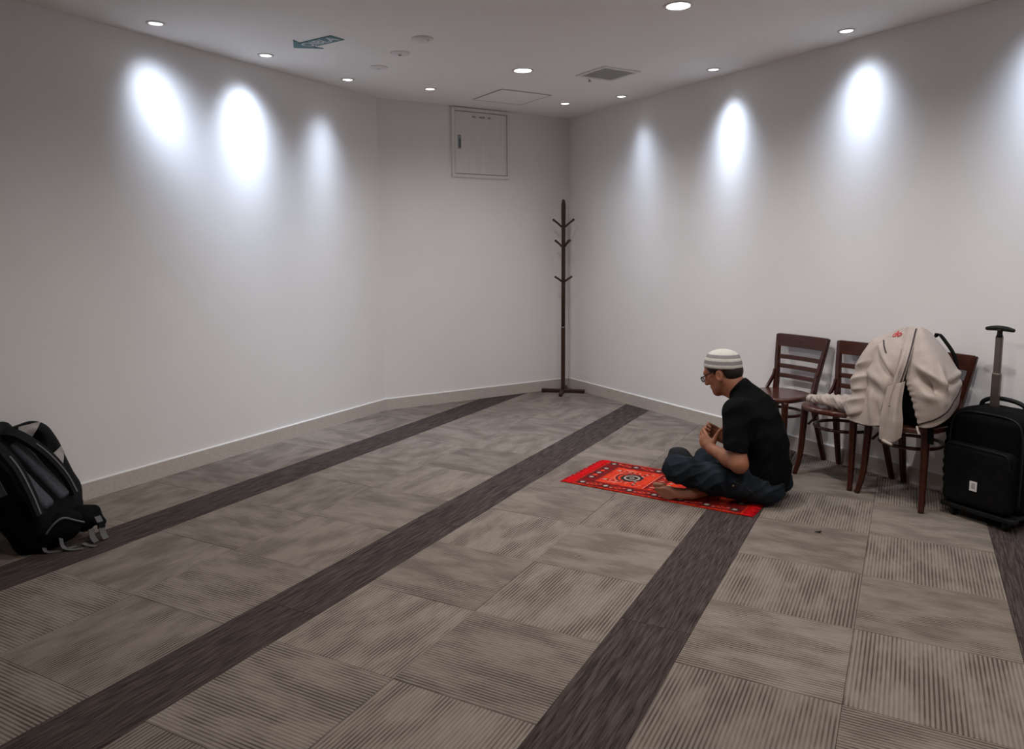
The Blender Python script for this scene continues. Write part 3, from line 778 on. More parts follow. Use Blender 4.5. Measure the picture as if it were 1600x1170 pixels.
def rect_sweep(name, pts, sx, sy, material, parent):
    """square-section member, section axes fixed to x / y, tapering"""
    bm = bmesh.new(); rings = []
    n = len(pts)
    for i, p in enumerate(pts):
        a = (sx[i] if isinstance(sx, list) else sx) / 2; b = (sy[i] if isinstance(sy, list) else sy) / 2
        rings.append([bm.verts.new((p[0] + u * a, p[1] + v * b, p[2])) for u, v in ((-1, -1), (1, -1), (1, 1), (-1, 1))])
    for A, B in zip(rings, rings[1:]):
        for k in range(4): bm.faces.new((A[k], A[(k + 1) % 4], B[(k + 1) % 4], B[k]))
    bm.faces.new(rings[0][::-1]); bm.faces.new(rings[-1])
    bmesh.ops.recalc_face_normals(bm, faces=bm.faces)
    es = [e for e in bm.edges if len(e.link_faces) == 2 and e.calc_face_angle(0) > 0.7]
    bmesh.ops.bevel(bm, geom=es, offset=0.004, segments=2, affect='EDGES')
    return bm_obj(name, bm, material, parent, False)
def make_chair(lb, loc, rz):
    t = thing('dining_chair', lb, 'chair', loc, rz, 'row of dark wooden chairs along the right wall')
    # seat: rounded, slightly dished round-front panel
    ns = 40; out = []
    for k in range(ns):
        a = 2 * math.pi * k / ns; c, s = math.cos(a), math.sin(a)
        n_ = 2.6
        x = 0.203 * math.copysign(abs(c) ** (2 / n_), c); y = 0.193 * math.copysign(abs(s) ** (2 / n_), s)
        x *= 1.0 - 0.12 * (y + 0.193) / 0.386
        out.append((x, y - 0.052))
    vs, fs = [], []
    prof = [(0.93, 0.398), (0.985, 0.400), (1.0, 0.408), (1.0, 0.420), (0.985, 0.4265), (0.95, 0.428), (0.80, 0.4265), (0.45, 0.424), (0.05, 0.4235)]
    for f_, z in prof:
        for x, y in out: vs.append((x * f_, (y + 0.052) * f_ - 0.052, z))
    for i in range(len(prof) - 1):
        for k in range(ns): fs.append((i * ns + k, i * ns + (k + 1) % ns, (i + 1) * ns + (k + 1) % ns, (i + 1) * ns + k))
    fs.append(tuple(range(ns))[::-1]); fs.append(tuple(range((len(prof) - 1) * ns, len(prof) * ns)))
    mesh_obj('seat', vs, fs, M_SEAT, t, True)
    yend = lambda f: 0.108 + 0.062 * f
    for s in (-1, 1):
        rect_sweep('stile', [(s * 0.146, 0.106, 0.40), (s * 0.150, 0.118, 0.48), (s * 0.170, 0.142, 0.62), (s * 0.190, 0.170, 0.772)], [0.030, 0.030, 0.030, 0.028], [0.034, 0.032, 0.028, 0.022], M_CHAIR, t)
        rect_sweep('leg', [(s * 0.176, 0.196, 0.0), (s * 0.166, 0.160, 0.14), (s * 0.154, 0.122, 0.30), (s * 0.146, 0.106, 0.40)], [0.024, 0.028, 0.030, 0.030], [0.026, 0.030, 0.036, 0.036], M_CHAIR, t)
        tube('leg', catmull([(s * 0.160, -0.160, 0.405), (s * 0.164, -0.166, 0.26), (s * 0.170, -0.176, 0.11), (s * 0.184, -0.200, 0.0)], 6), [0.0215 - 0.0075 * i / 18 for i in range(19)], M_CHAIR, t, 12)
        strip('brace', catmull([(s * 0.163, 0.116, 0.545), (s * 0.166, 0.106, 0.505), (s * 0.174, 0.078, 0.455), (s * 0.178, 0.056, 0.424)], 5), 0.022, 0.013, (s, 0, 0.2), M_CHAIR, t)
        tube('corner_bracket', catmull([(s * 0.150, -0.140, 0.300), (s * 0.128, -0.105, 0.345), (s * 0.105, -0.090, 0.400)], 4), 0.0075, M_CHAIR, t, 8)
    bowed('top_rail', 0.695, 0.775, yend, 0.016, 0.172, 0.190, 0.020, t, M_CHAIR)
    for z0, z1 in ((0.615, 0.642), (0.556, 0.583), (0.495, 0.522)):
        zc = (z0 + z1) / 2
        xh = 0.146 + (zc - 0.42) * 0.124
        bowed('back_slat', z0, z1, yend, 0.014, xh, xh + 0.003, 0.014, t, M_CHAIR)
    ring = [(0.152 * math.cos(a), -0.030 + 0.152 * math.sin(a), 0.305) for a in [2 * math.pi * k / 36 for k in range(36)]]
    tube('ring_stretcher', ring, 0.0095, M_CHAIR, t, 8, True)
    return t
CH_OFF = 0.222
chair_a = make_chair('empty dark wooden chair beside the praying man', wr(2.757, CH_OFF), A_R)
chair_b = copy_tree(chair_a); chair_b.location = wr(3.222, CH_OFF); chair_b.rotation_euler = (0, 0, A_R + 0.012)
chair_b['label'] = 'middle dark wooden chair with a jacket sleeve on its seat'
chair_c = copy_tree(chair_a); chair_c.location = wr(3.640, CH_OFF); chair_c.rotation_euler = (0, 0, A_R - 0.015)
chair_c['label'] = 'dark wooden chair beside the suitcase, buried under a jacket'

# ------------------------------------------------------------------ black bag on the last chair, beige jacket over it (wall frame: x along, y = -off)
JB = wr(3.60, 0.30)
def jl(x, off, z): return (x - 3.60, -(off - 0.30), z)
bag = thing('shoulder_bag', 'black bag on the chair seat, covered by the beige jacket', 'bag', JB, A_R)
v = Vol(jl(3.36, 0.52, 0.40), jl(3.90, 0.08, 0.92), 0.006)
v.box(jl(3.665, 0.285, 0.60), (0.120, 0.095, 0.160), 0.06, k=0.02)
v.ell(jl(3.69, 0.375, 0.535), (0.115, 0.060, 0.10), k=0.03)
v.box(jl(3.655, 0.26, 0.453), (0.15, 0.12, 0.022), 0.02, k=0.03)
v.mesh('bag_body', M_BLACK, bag, wrinkle=lambda P: 0.004 * waves(3, 40)(P))
strip('hanging_strap', catmull([jl(3.785, 0.40, 0.50), jl(3.825, 0.415, 0.455), jl(3.842, 0.42, 0.42), jl(3.845, 0.42, 0.36)], 5), 0.028, 0.005, (0.3, -1, 0), M_BLACK, bag)
strip('shoulder_strap', catmull([jl(3.655, 0.155, 0.83), jl(3.69, 0.155, 0.880), jl(3.735, 0.155, 0.842), jl(3.78, 0.15, 0.775), jl(3.805, 0.15, 0.68)], 5), 0.028, 0.008, (0.7, 0.1, 0.6), M_BLACK, bag)

v = Vol(jl(3.00, 0.58, 0.27), jl(3.96, 0.08, 0.96), 0.005)
v.ell(jl(3.615, 0.265, 0.68), (0.165, 0.130, 0.205), k=0.02)
v.cone(jl(3.50, 0.285, 0.825), jl(3.655, 0.265, 0.850), 0.045, 0.052, k=0.05)
v.cone(jl(3.655, 0.265, 0.850), jl(3.74, 0.235, 0.73), 0.050, 0.060, k=0.05)
v.ell(jl(3.765, 0.270, 0.575), (0.105, 0.115, 0.125), k=0.05)
# sleeve head and upper sleeve, falling in soft rolls
v.cone(jl(3.475, 0.315, 0.795), jl(3.452, 0.350, 0.700), 0.055, 0.066, k=0.02)
v.cone(jl(3.452, 0.350, 0.700), jl(3.442, 0.375, 0.610), 0.060, 0.070, k=0.02)
v.cone(jl(3.442, 0.375, 0.610), jl(3.455, 0.385, 0.510), 0.062, 0.072, k=0.02)
v.ell(jl(3.435, 0.415, 0.462), (0.075, 0.055, 0.050), k=0.03)
# sleeve lying on the neighbouring seat
v.cone(jl(3.43, 0.395, 0.500), jl(3.33, 0.385, 0.474), 0.050, 0.040, k=0.03)
v.cone(jl(3.33, 0.385, 0.476), jl(3.20, 0.375, 0.468), 0.042, 0.036, k=0.02)
v.cone(jl(3.20, 0.375, 0.466), jl(3.125, 0.372, 0.460), 0.036, 0.027, k=0.006)
v.ell(jl(3.30, 0.36, 0.452), (0.09, 0.045, 0.022), k=0.02)
Xg, Yg, Zg = v.pts(tuple(slice(0, n) for n in v.n))
# open slit where the black bag shows
def halfplane(ax_, az_, bx_, bz_):
    dx, dz = bx_ - ax_, bz_ - az_; L = math.hypot(dx, dz)
    return ((Xg - ax_) * (-dz) + (Zg - az_) * dx) / L
tri = [jl(3.705, 0, 0.66), jl(3.64, 0, 0.565), jl(3.64, 0, 0.41), jl(3.80, 0, 0.41)]
dist = None
for i in range(4):
    a_, b_ = tri[i], tri[(i + 1) % 4]
    h_ = -halfplane(a_[0], a_[2], b_[0], b_[2])
    dist = h_ if dist is None else np.maximum(dist, h_)
v.d = np.maximum(v.d, -np.maximum(dist, Yg - jl(0, 0.33, 0)[1]))
# nothing sinks into the seats
v.d = np.where(Yg > jl(0, 0.447, 0)[1], np.maximum(v.d, 0.4335 - Zg), v.d)
wd2 = waves(19, 55, 5, direction=(0.5, 0.5, 1.0), spread=0.5); wb = waves(8, 60, 6); wc = waves(5, 110, 5, direction=(1.0, 0.3, 0.35), spread=0.6); wd = waves(15, 46, 5, direction=(-0.45, 0.2, 1.0), spread=0.35)
def jw(P):
    slv = np.clip((-0.17 - P[:, 0]) / 0.1, 0, 1)
    roll = np.clip((-0.08 - P[:, 0]) / 0.08, 0, 1) * (1 - slv)
    return 0.0030 * wb(P) + slv * (0.006 * np.clip(0.5 - 2.2 * np.abs(wc(P)), -0.8, 0.6) + 0.006 * np.clip(0.5 - 2 * np.abs(wd2(P)), -0.8, 0.6)) + roll * 0.012 * (1 - 2.6 * np.abs(wd(P)))
jacket = v.mesh('jacket', M_JACKET, None, wrinkle=jw)
jacket.location = JB; jacket.rotation_euler = (0, 0, A_R)
tag(jacket, 'beige zip jacket heaped over the chairs, sleeve trailing left', 'jacket')
def cat1(t, p0, p1, p2, p3):
    return 0.5 * (2 * p1 + (p2 - p0) * t + (2 * p0 - 5 * p1 + 4 * p2 - p3) * t * t + (3 * p1 - p0 - 3 * p2 + p3) * t ** 3)
def upsample(A, n):
    """Catmull-Rom along axis 0"""
    A = np.asarray(A, float); N = len(A); out = []
    for q in np.linspace(0, N - 1, n):
        i = min(int(q), N - 2); t_ = q - i
        out.append(cat1(t_, A[max(i - 1, 0)], A[i], A[i + 1], A[min(i + 2, N - 1)]))
    return np.array(out)
def cloth(name, grid, nu, nv, fold, material, parent, thick=0.005):
    """cloth sheet through a grid of points, with real thickness; fold(u, v, P) = lift along the normal"""
    G = np.array([[jl(*p_) for p_ in row] for row in grid])
    G = upsample(G, nu); G = upsample(G.transpose(1, 0, 2), nv).transpose(1, 0, 2)
    du = np.gradient(G, axis=0); dv = np.gradient(G, axis=1)
    N = np.cross(du, dv); N /= np.linalg.norm(N, axis=2, keepdims=True) + 1e-9
    if N[..., 1].mean() > 0: N = -N
    U, Vv = np.meshgrid(np.linspace(0, 1, nu), np.linspace(0, 1, nv), indexing='ij')
    P = G + N * fold(U, Vv, G)[..., None]
    bm = bmesh.new()
    T = [[bm.verts.new(P[i, k]) for k in range(nv)] for i in range(nu)]
    B = [[bm.verts.new(P[i, k] - N[i, k] * thick) for k in range(nv)] for i in range(nu)]
    for i in range(nu - 1):
        for k in range(nv - 1):
            bm.faces.new((T[i][k], T[i + 1][k], T[i + 1][k + 1], T[i][k + 1])); bm.faces.new((B[i][k], B[i][k + 1], B[i + 1][k + 1], B[i + 1][k]))
    for i in range(nu - 1):
        for k in (0, nv - 1): bm.faces.new((T[i][k], B[i][k], B[i + 1][k], T[i + 1][k]))
    for k in range(nv - 1):
        for i in (0, nu - 1): bm.faces.new((T[i][k], T[i][k + 1], B[i][k + 1], B[i][k]))
    return bm_obj(name, bm, material, parent, True), P, N
def bump2(U, V_, u0, v0, su, sv, ang=0.0):
    c, s_ = math.cos(ang), math.sin(ang); a = (U - u0) * c + (V_ - v0) * s_; b_ = -(U - u0) * s_ + (V_ - v0) * c
    return np.exp(-(a / su) ** 2 - (b_ / sv) ** 2)
def ridge(x): return 1 - 2 * np.abs(x)
def fine(P, f, seed):
    g = waves(seed, f, 5); sh = P.shape; return g(P.reshape(-1, 3)).reshape(sh[:2])
# right half: smooth shoulder, then a scooped pocket of cloth above the hem
RIGHT = [[(3.666, 0.3, 0.916), (3.683, 0.29, 0.924), (3.689, 0.26, 0.913), (3.686, 0.22, 0.897), (3.679, 0.18, 0.88)], [(3.706, 0.4, 0.805), (3.759, 0.4, 0.817), (3.793, 0.37, 0.819), (3.796, 0.3, 0.811), (3.763, 0.18, 0.789)], [(3.716, 0.45, 0.666), (3.791, 0.46, 0.691), (3.855, 0.44, 0.705), (3.883, 0.37, 0.709), (3.857, 0.22, 0.693)], [(3.756, 0.455, 0.569), (3.827, 0.475, 0.577), (3.885, 0.465, 0.58), (3.909, 0.39, 0.589), (3.874, 0.24, 0.612)], [(3.803, 0.455, 0.444), (3.839, 0.46, 0.446), (3.881, 0.445, 0.462), (3.897, 0.38, 0.493), (3.872, 0.27, 0.521)]]
def fold_r(U, V_, P):
    f = 0.004 * fine(P, 28, 3) + 0.0014 * fine(P, 90, 4)
    f -= 0.075 * bump2(U, V_, 0.575, 0.42, 0.060, 0.22, -0.42)          # deep hollow of the scoop
    f += 0.028 * bump2(U, V_, 0.500, 0.44, 0.035, 0.26, -0.42)          # overhanging lip above it
    f += 0.022 * bump2(U, V_, 0.68, 0.45, 0.06, 0.20)                   # cloth swelling below
    f += 0.016 * bump2(U, V_, 0.60, 0.66, 0.16, 0.030, 0.20)            # upright fold right of the scoop
    f -= 0.016 * bump2(U, V_, 0.55, 0.76, 0.14, 0.035, 0.15)
    f += 0.012 * bump2(U, V_, 0.50, 0.90, 0.030, 0.20, 0.3) - 0.012 * bump2(U, V_, 0.57, 0.90, 0.03, 0.2, 0.3)
    f += 0.0035 * np.clip(0.16 - V_, 0, 1) / 0.16 * np.sin(U * 95) * (U > 0.45)   # puckered zip edge
    return f
right, Pr, Nr = cloth('front_panel', RIGHT, 64, 56, fold_r, M_JACKET, jacket)
LEFT = [[(3.669, 0.3, 0.92), (3.607, 0.29, 0.921), (3.548, 0.28, 0.901), (3.502, 0.28, 0.876), (3.459, 0.27, 0.847)], [(3.716, 0.42, 0.791), (3.675, 0.43, 0.784), (3.612, 0.42, 0.789), (3.533, 0.39, 0.801), (3.461, 0.35, 0.804)], [(3.715, 0.465, 0.674), (3.677, 0.475, 0.663), (3.618, 0.47, 0.66), (3.524, 0.44, 0.657), (3.429, 0.39, 0.639)], [(3.698, 0.48, 0.555), (3.66, 0.49, 0.536), (3.601, 0.485, 0.518), (3.528, 0.465, 0.51), (3.446, 0.43, 0.519)], [(3.699, 0.485, 0.466), (3.673, 0.495, 0.439), (3.617, 0.49, 0.417), (3.516, 0.475, 0.398), (3.388, 0.455, 0.405)]]
def fold_l(U, V_, P):
    f = 0.005 * fine(P, 30, 13) + 0.0014 * fine(P, 90, 14)
    f += 0.016 * bump2(U, V_, 0.52, 0.22, 0.40, 0.055, 0.05)            # placket standing proud
    f -= 0.020 * bump2(U, V_, 0.50, 0.38, 0.30, 0.060, 0.10)            # valley beside it
    f += 0.016 * bump2(U, V_, 0.33, 0.62, 0.035, 0.24, 0.45) - 0.024 * bump2(U, V_, 0.405, 0.58, 0.040, 0.22, 0.45)
    f += 0.018 * bump2(U, V_, 0.50, 0.72, 0.045, 0.22, 0.30) - 0.018 * bump2(U, V_, 0.60, 0.66, 0.045, 0.20, 0.25)
    f += 0.014 * bump2(U, V_, 0.72, 0.70, 0.20, 0.05, -0.35) - 0.012 * bump2(U, V_, 0.82, 0.55, 0.16, 0.05, -0.4)
    f += 0.006 * ridge(np.sin((V_ * 1.0 + U * 0.35) * 13)) * np.clip(U - 0.6, 0, 1)
    return f
left, Pl, Nl = cloth('front_panel', LEFT, 64, 60, fold_l, M_JACKET, jacket)
HEM = [[(3.729, 0.475, 0.664), (3.69, 0.488, 0.646), (3.639, 0.482, 0.625)], [(3.728, 0.49, 0.555), (3.688, 0.505, 0.536), (3.629, 0.495, 0.518)], [(3.744, 0.5, 0.461), (3.691, 0.512, 0.438), (3.621, 0.502, 0.429)], [(3.739, 0.495, 0.38), (3.697, 0.508, 0.349), (3.62, 0.498, 0.348)]]
def fold_h(U, V_, P):
    f = 0.004 * fine(P, 34, 23) + 0.0012 * fine(P, 95, 24)
    f += 0.012 * bump2(U, V_, 0.7, 0.35, 0.5, 0.12, 0.15) - 0.012 * bump2(U, V_, 0.7, 0.12, 0.5, 0.10, 0.05) - 0.010 * bump2(U, V_, 0.7, 0.70, 0.4, 0.14, 0.2)
    return f
hemp, Ph, Nh = cloth('hanging_hem', HEM, 48, 28, fold_h, M_JACKET, jacket)
def seam(name, P, N, path, wid, material, th=0.003):
    nu, nv = P.shape[:2]; pts, nn = [], []
    for u, v_ in catmull([(a, c, 0) for a, c in path], 10) if False else [(q.x, q.y) for q in catmull([(a, c, 0) for a, c in path], 10)]:
        i = min(max(u, 0), 1) * (nu - 1); k = min(max(v_, 0), 1) * (nv - 1)
        i0, k0 = min(int(i), nu - 2), min(int(k), nv - 2); a, c = i - i0, k - k0
        bl = lambda A: A[i0, k0] * (1 - a) * (1 - c) + A[i0 + 1, k0] * a * (1 - c) + A[i0, k0 + 1] * (1 - a) * c + A[i0 + 1, k0 + 1] * a * c
        n_ = Vector(bl(N)).normalized(); pts.append(Vector(bl(P)) + n_ * 0.0015); nn.append(n_)
    return strip(name, pts, wid, th, nn, material, jacket)
seam('zip_seam', Pl, Nl, [(0.02, 0.04), (0.2, 0.05), (0.4, 0.06), (0.6, 0.10), (0.78, 0.20)], 0.007, M_JSEAM)
seam('placket_seam', Pl, Nl, [(0.20, 0.30), (0.40, 0.32), (0.60, 0.38), (0.80, 0.46)], 0.003, mat('darker_beige_stitch', (0.30, 0.25, 0.22), 0.8))  # thin stitch line in a darker beige than the shell
seam('yoke_piping', Pl, Nl, [(0.03, 0.96), (0.10, 0.86), (0.20, 0.72), (0.27, 0.60)], 0.006, M_JSEAM)
seam('hem_piping', Pr, Nr, [(0.965, 0.03), (0.93, 0.25), (0.90, 0.5), (0.86, 0.72), (0.76, 0.90), (0.66, 0.98)], 0.007, M_JSEAM)
strip('zip_pull', [jl(3.803, 0.472, 0.450), jl(3.815, 0.482, 0.432), jl(3.826, 0.486, 0.415)], 0.009, 0.005, (0, -1, 0.2), M_JACKET, jacket)
tube('hem_end', catmull([jl(3.64, 0.498, 0.348), jl(3.672, 0.502, 0.340), jl(3.70, 0.506, 0.338)], 4), 0.008, M_JACKET, jacket, 8)
# ribbed cuff
ck = ring_mesh('cuff', [(0.022, -0.013), (0.0275, -0.015), (0.0285, 0.0), (0.0275, 0.013), (0.022, 0.012), (0.020, 0.0)], M_JACKET, jacket, 20)
ck.rotation_euler = (0, math.pi / 2, 0); ck.location = jl(3.100, 0.372, 0.4605); ck.scale = (0.85, 1.2, 1.0)
# red lettering near the yoke
i_, k_ = 5, 27
lg = text_obj('chest_lettering', 'do', 0.058, M_RED, jacket, 0.0012)
zax = Vector(Nl[i_, k_]).normalized(); xax = Vector((1, 0, 0)); xax = (xax - zax * xax.dot(zax)).normalized(); yax = zax.cross(xax)
lg.matrix_local = Matrix.Translation(Vector(Pl[i_, k_]) + zax * 0.004) @ Matrix((xax, yax, zax)).transposed().to_4x4()

# ------------------------------------------------------------------ suitcase (local: x along wall, +y to the wall, front = -y)
t = thing('suitcase', 'black soft trolley suitcase with raised handle against the right wall', 'suitcase', wr(4.035, 0.19), A_R - 0.06)
v = Vol((-0.21, -0.19, 0.02), (0.26, 0.19, 0.58), 0.006)
v.box((0.012, 0.01, 0.305), (0.178, 0.125, 0.232), 0.045, k=0.02)
v.box((0.012, 0.02, 0.49), (0.150, 0.105, 0.060), 0.05, k=0.03)
v.mesh('case_body', M_BLACK, t, wrinkle=lambda P: 0.0025 * waves(14, 30)(P))
v = Vol((-0.21, -0.22, 0.04), (0.25, -0.06, 0.42), 0.005)
v.box((0.000, -0.125, 0.225), (0.165, 0.036, 0.150), 0.03, k=0.01)
v.mesh('front_pocket', M_POCKET, t, wrinkle=lambda P: 0.003 * waves(9, 30)(P))
tube('pocket_zip', catmull([(-0.160, -0.152, 0.30), (-0.150, -0.158, 0.355), (-0.120, -0.160, 0.372), (0.0, -0.162, 0.374), (0.120, -0.160, 0.370), (0.150, -0.157, 0.350), (0.160, -0.152, 0.29)], 6), 0.0035, M_BLACKP, t, 6)
tube('piping', catmull([(-0.160, -0.112, 0.12), (-0.162, -0.114, 0.30), (-0.155, -0.112, 0.47), (-0.110, -0.105, 0.525), (0.0, -0.100, 0.535), (0.13, -0.105, 0.527), (0.178, -0.112, 0.47), (0.186, -0.114, 0.30), (0.184, -0.112, 0.12)], 6), 0.005, M_BLACKP, t, 6)
lab = box('white_label', (0.002, -0.1640, 0.185), (0.036, 0.003, 0.048), M_PAPER, t, bevel=0.001)
box('label_print', (0.003, -0.1660, 0.187), (0.018, 0.0008, 0.028), mat('label_grey', (0.38, 0.36, 0.34), 0.6), lab)
# pleated side pocket
bm = bmesh.new(); zz = []
for i in range(16):
    z = 0.09 + i * 0.024; zz.append((-0.171 - (0.012 if i % 2 else 0.004) - 0.012 * math.sin(math.pi * i / 15), -0.02, z))
bm_strip(bm, zz, 0.17, 0.006, (-1, 0, 0)); bm_obj('side_pocket', bm, M_DGREY, t)
box('base_bar', (0.01, -0.125, 0.056), (0.36, 0.048, 0.028), M_BLACKP, t, bevel=0.008)
box('base_tray', (0.01, 0.01, 0.066), (0.35, 0.24, 0.022), M_BLACKP, t, bevel=0.006)
for x_, y_ in ((-0.115, -0.115), (0.140, -0.115), (-0.115, 0.11), (0.140, 0.11)):
    wl_ = lathe('wheel', [(0.006, -0.010), (0.021, -0.010), (0.0235, -0.006), (0.0235, 0.006), (0.021, 0.010), (0.006, 0.010)], M_BLACKP, t, 20)
    wl_.rotation_euler = (0, math.pi / 2, 0); wl_.location = (x_, y_, 0.0236)
    box('wheel_fork', (x_, y_, 0.046), (0.028, 0.020, 0.022), M_BLACKP, t, bevel=0.003)
hx = -0.035
box('lower_tube', (hx, 0.02, 0.615), (0.042, 0.020, 0.21), M_POLE, t, bevel=0.006)
box('upper_tube', (hx, 0.02, 0.805), (0.034, 0.016, 0.19), M_POLE, t, bevel=0.005)
lathe('grip_neck', [(0.017, 0.895), (0.012, 0.910), (0.012, 0.925), (0.016, 0.935)], M_BLACKP, t, 16).location = (hx, 0.02, 0)
tube('grip', catmull([(hx - 0.068, 0.02, 0.932), (hx - 0.035, 0.02, 0.937), (hx, 0.02, 0.939), (hx + 0.035, 0.02, 0.937), (hx + 0.068, 0.02, 0.932)], 4), [0.007, 0.009, 0.0105, 0.0115, 0.012, 0.0125, 0.013, 0.013, 0.013, 0.013, 0.013, 0.0125, 0.012, 0.0115, 0.0105, 0.009, 0.007], M_BLACKP, t, 12)
tube('grab_handle', catmull([(-0.115, 0.045, 0.535), (-0.105, 0.045, 0.565), (-0.06, 0.045, 0.588), (0.01, 0.045, 0.592), (0.075, 0.045, 0.580), (0.11, 0.045, 0.552), (0.118, 0.045, 0.525)], 5), 0.011, M_BLACKP, t, 10)

# ------------------------------------------------------------------ prayer mat
FD = Vector((-0.836, 0.549, 0)).normalized(); LT = Vector((-FD.y, FD.x, 0))
A_P = math.atan2(FD.y, FD.x)
RUG_C = FD * 1.520 + LT * -3.922
rug = thing('prayer_mat', 'red patterned prayer mat with fringed ends under the man', 'prayer mat', RUG_C, A_P)
RL, RW = 0.98, 0.520    # without fringe; local x = towards the fringe at the left
def rug_sheet(name, x0, x1, y0, y1, z0, z1, material, wav=False):
    nx_, ny_ = max(2, int((x1 - x0) / 0.05)), max(2, int((y1 - y0) / 0.05))
    bm = bmesh.new(); T, B = [], []
    for i in range(nx_ + 1):
        for j in range(ny_ + 1):
            x = x0 + (x1 - x0) * i / nx_; y = y0 + (y1 - y0) * j / ny_
            dz = 0.0016 * (1 + math.sin(x * 19 + y * 7)) if wav else 0
            T.append(bm.verts.new((x, y, z1 + dz))); B.append(bm.verts.new((x, y, z0 + dz * 0.0)))
    f = lambda i, j: i * (ny_ + 1) + j
    for i in range(nx_):
        for j in range(ny_):
            bm.faces.new((T[f(i, j)], T[f(i + 1, j)], T[f(i + 1, j + 1)], T[f(i, j + 1)]))
            bm.faces.new((B[f(i, j)], B[f(i, j + 1)], B[f(i + 1, j + 1)], B[f(i + 1, j)]))
    for i in range(nx_):
        for j in (0, ny_): bm.faces.new((T[f(i, j)], B[f(i, j)], B[f(i + 1, j)], T[f(i + 1, j)]))
    for j in range(ny_):
        for i in (0, nx_): bm.faces.new((T[f(i, j)], T[f(i, j + 1)], B[f(i, j + 1)], B[f(i, j)]))
    return bm_obj(name, bm, material, rug)
rug_sheet('pile', -RL / 2, RL / 2, -RW / 2, RW / 2, 0.0003, 0.0060, M_RUG)
pile = rug.children[0]
def flat(name, poly, material, z=0.0064, th=0.0005, parent=None):
    o = prism(name, poly, z - th, z, material, parent or pile); return o
def rect(x0, x1, y0, y1): return [(x0, y0), (x1, y0), (x1, y1), (x0, y1)]
bw = 0.085
# dark border band between two red lines
for nm, r_ in (('border_band', rect(-RL / 2 + 0.014, RL / 2 - 0.014, -RW / 2 + 0.016, -RW / 2 + bw)), ('border_band', rect(-RL / 2 + 0.014, RL / 2 - 0.014, RW / 2 - bw, RW / 2 - 0.016)),
               ('border_band', rect(RL / 2 - bw - 0.01, RL / 2 - 0.014, -RW / 2 + bw, RW / 2 - bw)), ('border_band', rect(-RL / 2 + 0.014, -RL / 2 + bw + 0.01, -RW / 2 + bw, RW / 2 - bw))):
    flat(nm, r_, M_RUGD, 0.0064)
def rosette(x, y, r):
    n = 16; p = [(x + r * (1 if k % 2 == 0 else 0.72) * math.cos(2 * math.pi * k / n), y + r * (1 if k % 2 == 0 else 0.72) * math.sin(2 * math.pi * k / n)) for k in range(n)]
    o = flat('rosette', p, M_RUGB, 0.0068)
    p2 = [(x + r * 0.62 * (1 if k % 2 == 0 else 0.6) * math.cos(2 * math.pi * k / n + .2), y + r * 0.62 * (1 if k % 2 == 0 else 0.6) * math.sin(2 * math.pi * k / n + .2)) for k in range(n)]
    flat('rosette_petals', p2, M_RUGW, 0.0071)
def diamond(x, y, a, b, m_, z=0.0068):
    flat('diamond_motif', [(x + a, y), (x, y + b), (x - a, y), (x, y - b)], m_, z)
yb = RW / 2 - (bw + 0.016) / 2
xs = [RL / 2 - 0.052 - i * 0.146 for i in range(7)]
for i, x in enumerate(xs):
    for s in (-1, 1):
        rosette(x, s * yb, 0.027)
        if i < 6:
            xm = x - 0.073
            diamond(xm, s * yb, 0.030, 0.018, M_RUGO); diamond(xm, s * yb, 0.014, 0.009, M_RUGB, 0.0071)
            for q in (-1, 1): diamond(xm + q * 0.036, s * (yb + q * 0.010), 0.012, 0.007, M_RUGP, 0.0069)
for x in (xs[0], xs[-1]):
    for y in (-0.098, 0.0, 0.098):
        rosette(x, y, 0.027)
    for y in (-0.049, 0.049): diamond(x, y, 0.016, 0.022, M_RUGO)
# field: orange ground with arch, domes and minarets
flat('field_ground', rect(-RL / 2 + 0.115, RL / 2 - 0.115, -RW / 2 + 0.105, RW / 2 - 0.105), M_RUGO, 0.0066)
def arc_band(cx, cy, r0, r1, a0, a1, m_, z, n=18):
    pts = [(cx + r1 * math.cos(a0 + (a1 - a0) * k / n), cy + r1 * math.sin(a0 + (a1 - a0) * k / n)) for k in range(n + 1)]
    pts += [(cx + r0 * math.cos(a1 + (a0 - a1) * k / n), cy + r0 * math.sin(a1 + (a0 - a1) * k / n)) for k in range(n + 1)]
    flat('arch_band', pts, m_, z)
cxm = 0.225
for s in (-1, 1):
    flat('minaret', rect(cxm - 0.02, cxm + 0.115, s * 0.098 - 0.007, s * 0.098 + 0.007), M_RUGD, 0.0070)
    flat('minaret_tip', [(cxm + 0.115, s * 0.098 - 0.012), (cxm + 0.145, s * 0.098), (cxm + 0.115, s * 0.098 + 0.012)], M_RUGW, 0.0071)
    for q in range(4): diamond(cxm - 0.01 + q * 0.034, s * 0.098, 0.010, 0.012, M_RUGP, 0.0073)
    diamond(cxm + 0.055, s * 0.124, 0.040, 0.012, M_RUGP, 0.0070)
n = 24
flat('medallion', [(cxm + 0.070 * math.cos(2 * math.pi * k / n) * (1 if k % 2 else 0.86), 0.070 * 1.15 * math.sin(2 * math.pi * k / n) * (1 if k % 2 else 0.86)) for k in range(n)], M_RUGB, 0.0070)
arc_band(cxm, 0, 0.036, 0.048, 0, 6.2, M_RUGW, 0.0073)
diamond(cxm, 0, 0.018, 0.018, M_RUGW, 0.0074); diamond(cxm, 0, 0.009, 0.009, M_RUGB, 0.0076)
arc_band(cxm - 0.005, 0, 0.088, 0.098, -1.25, 1.25, M_RUGB, 0.0071)
arc_band(cxm - 0.005, 0, 0.104, 0.110, -1.15, 1.15, M_RUGP, 0.0071)
for s in (-1, 1):
    for q in range(4): diamond(cxm - 0.045 - q * 0.004, s * (0.055 + q * 0.022), 0.011, 0.009, M_RUGW if q % 2 == 0 else M_RUGB, 0.0073)
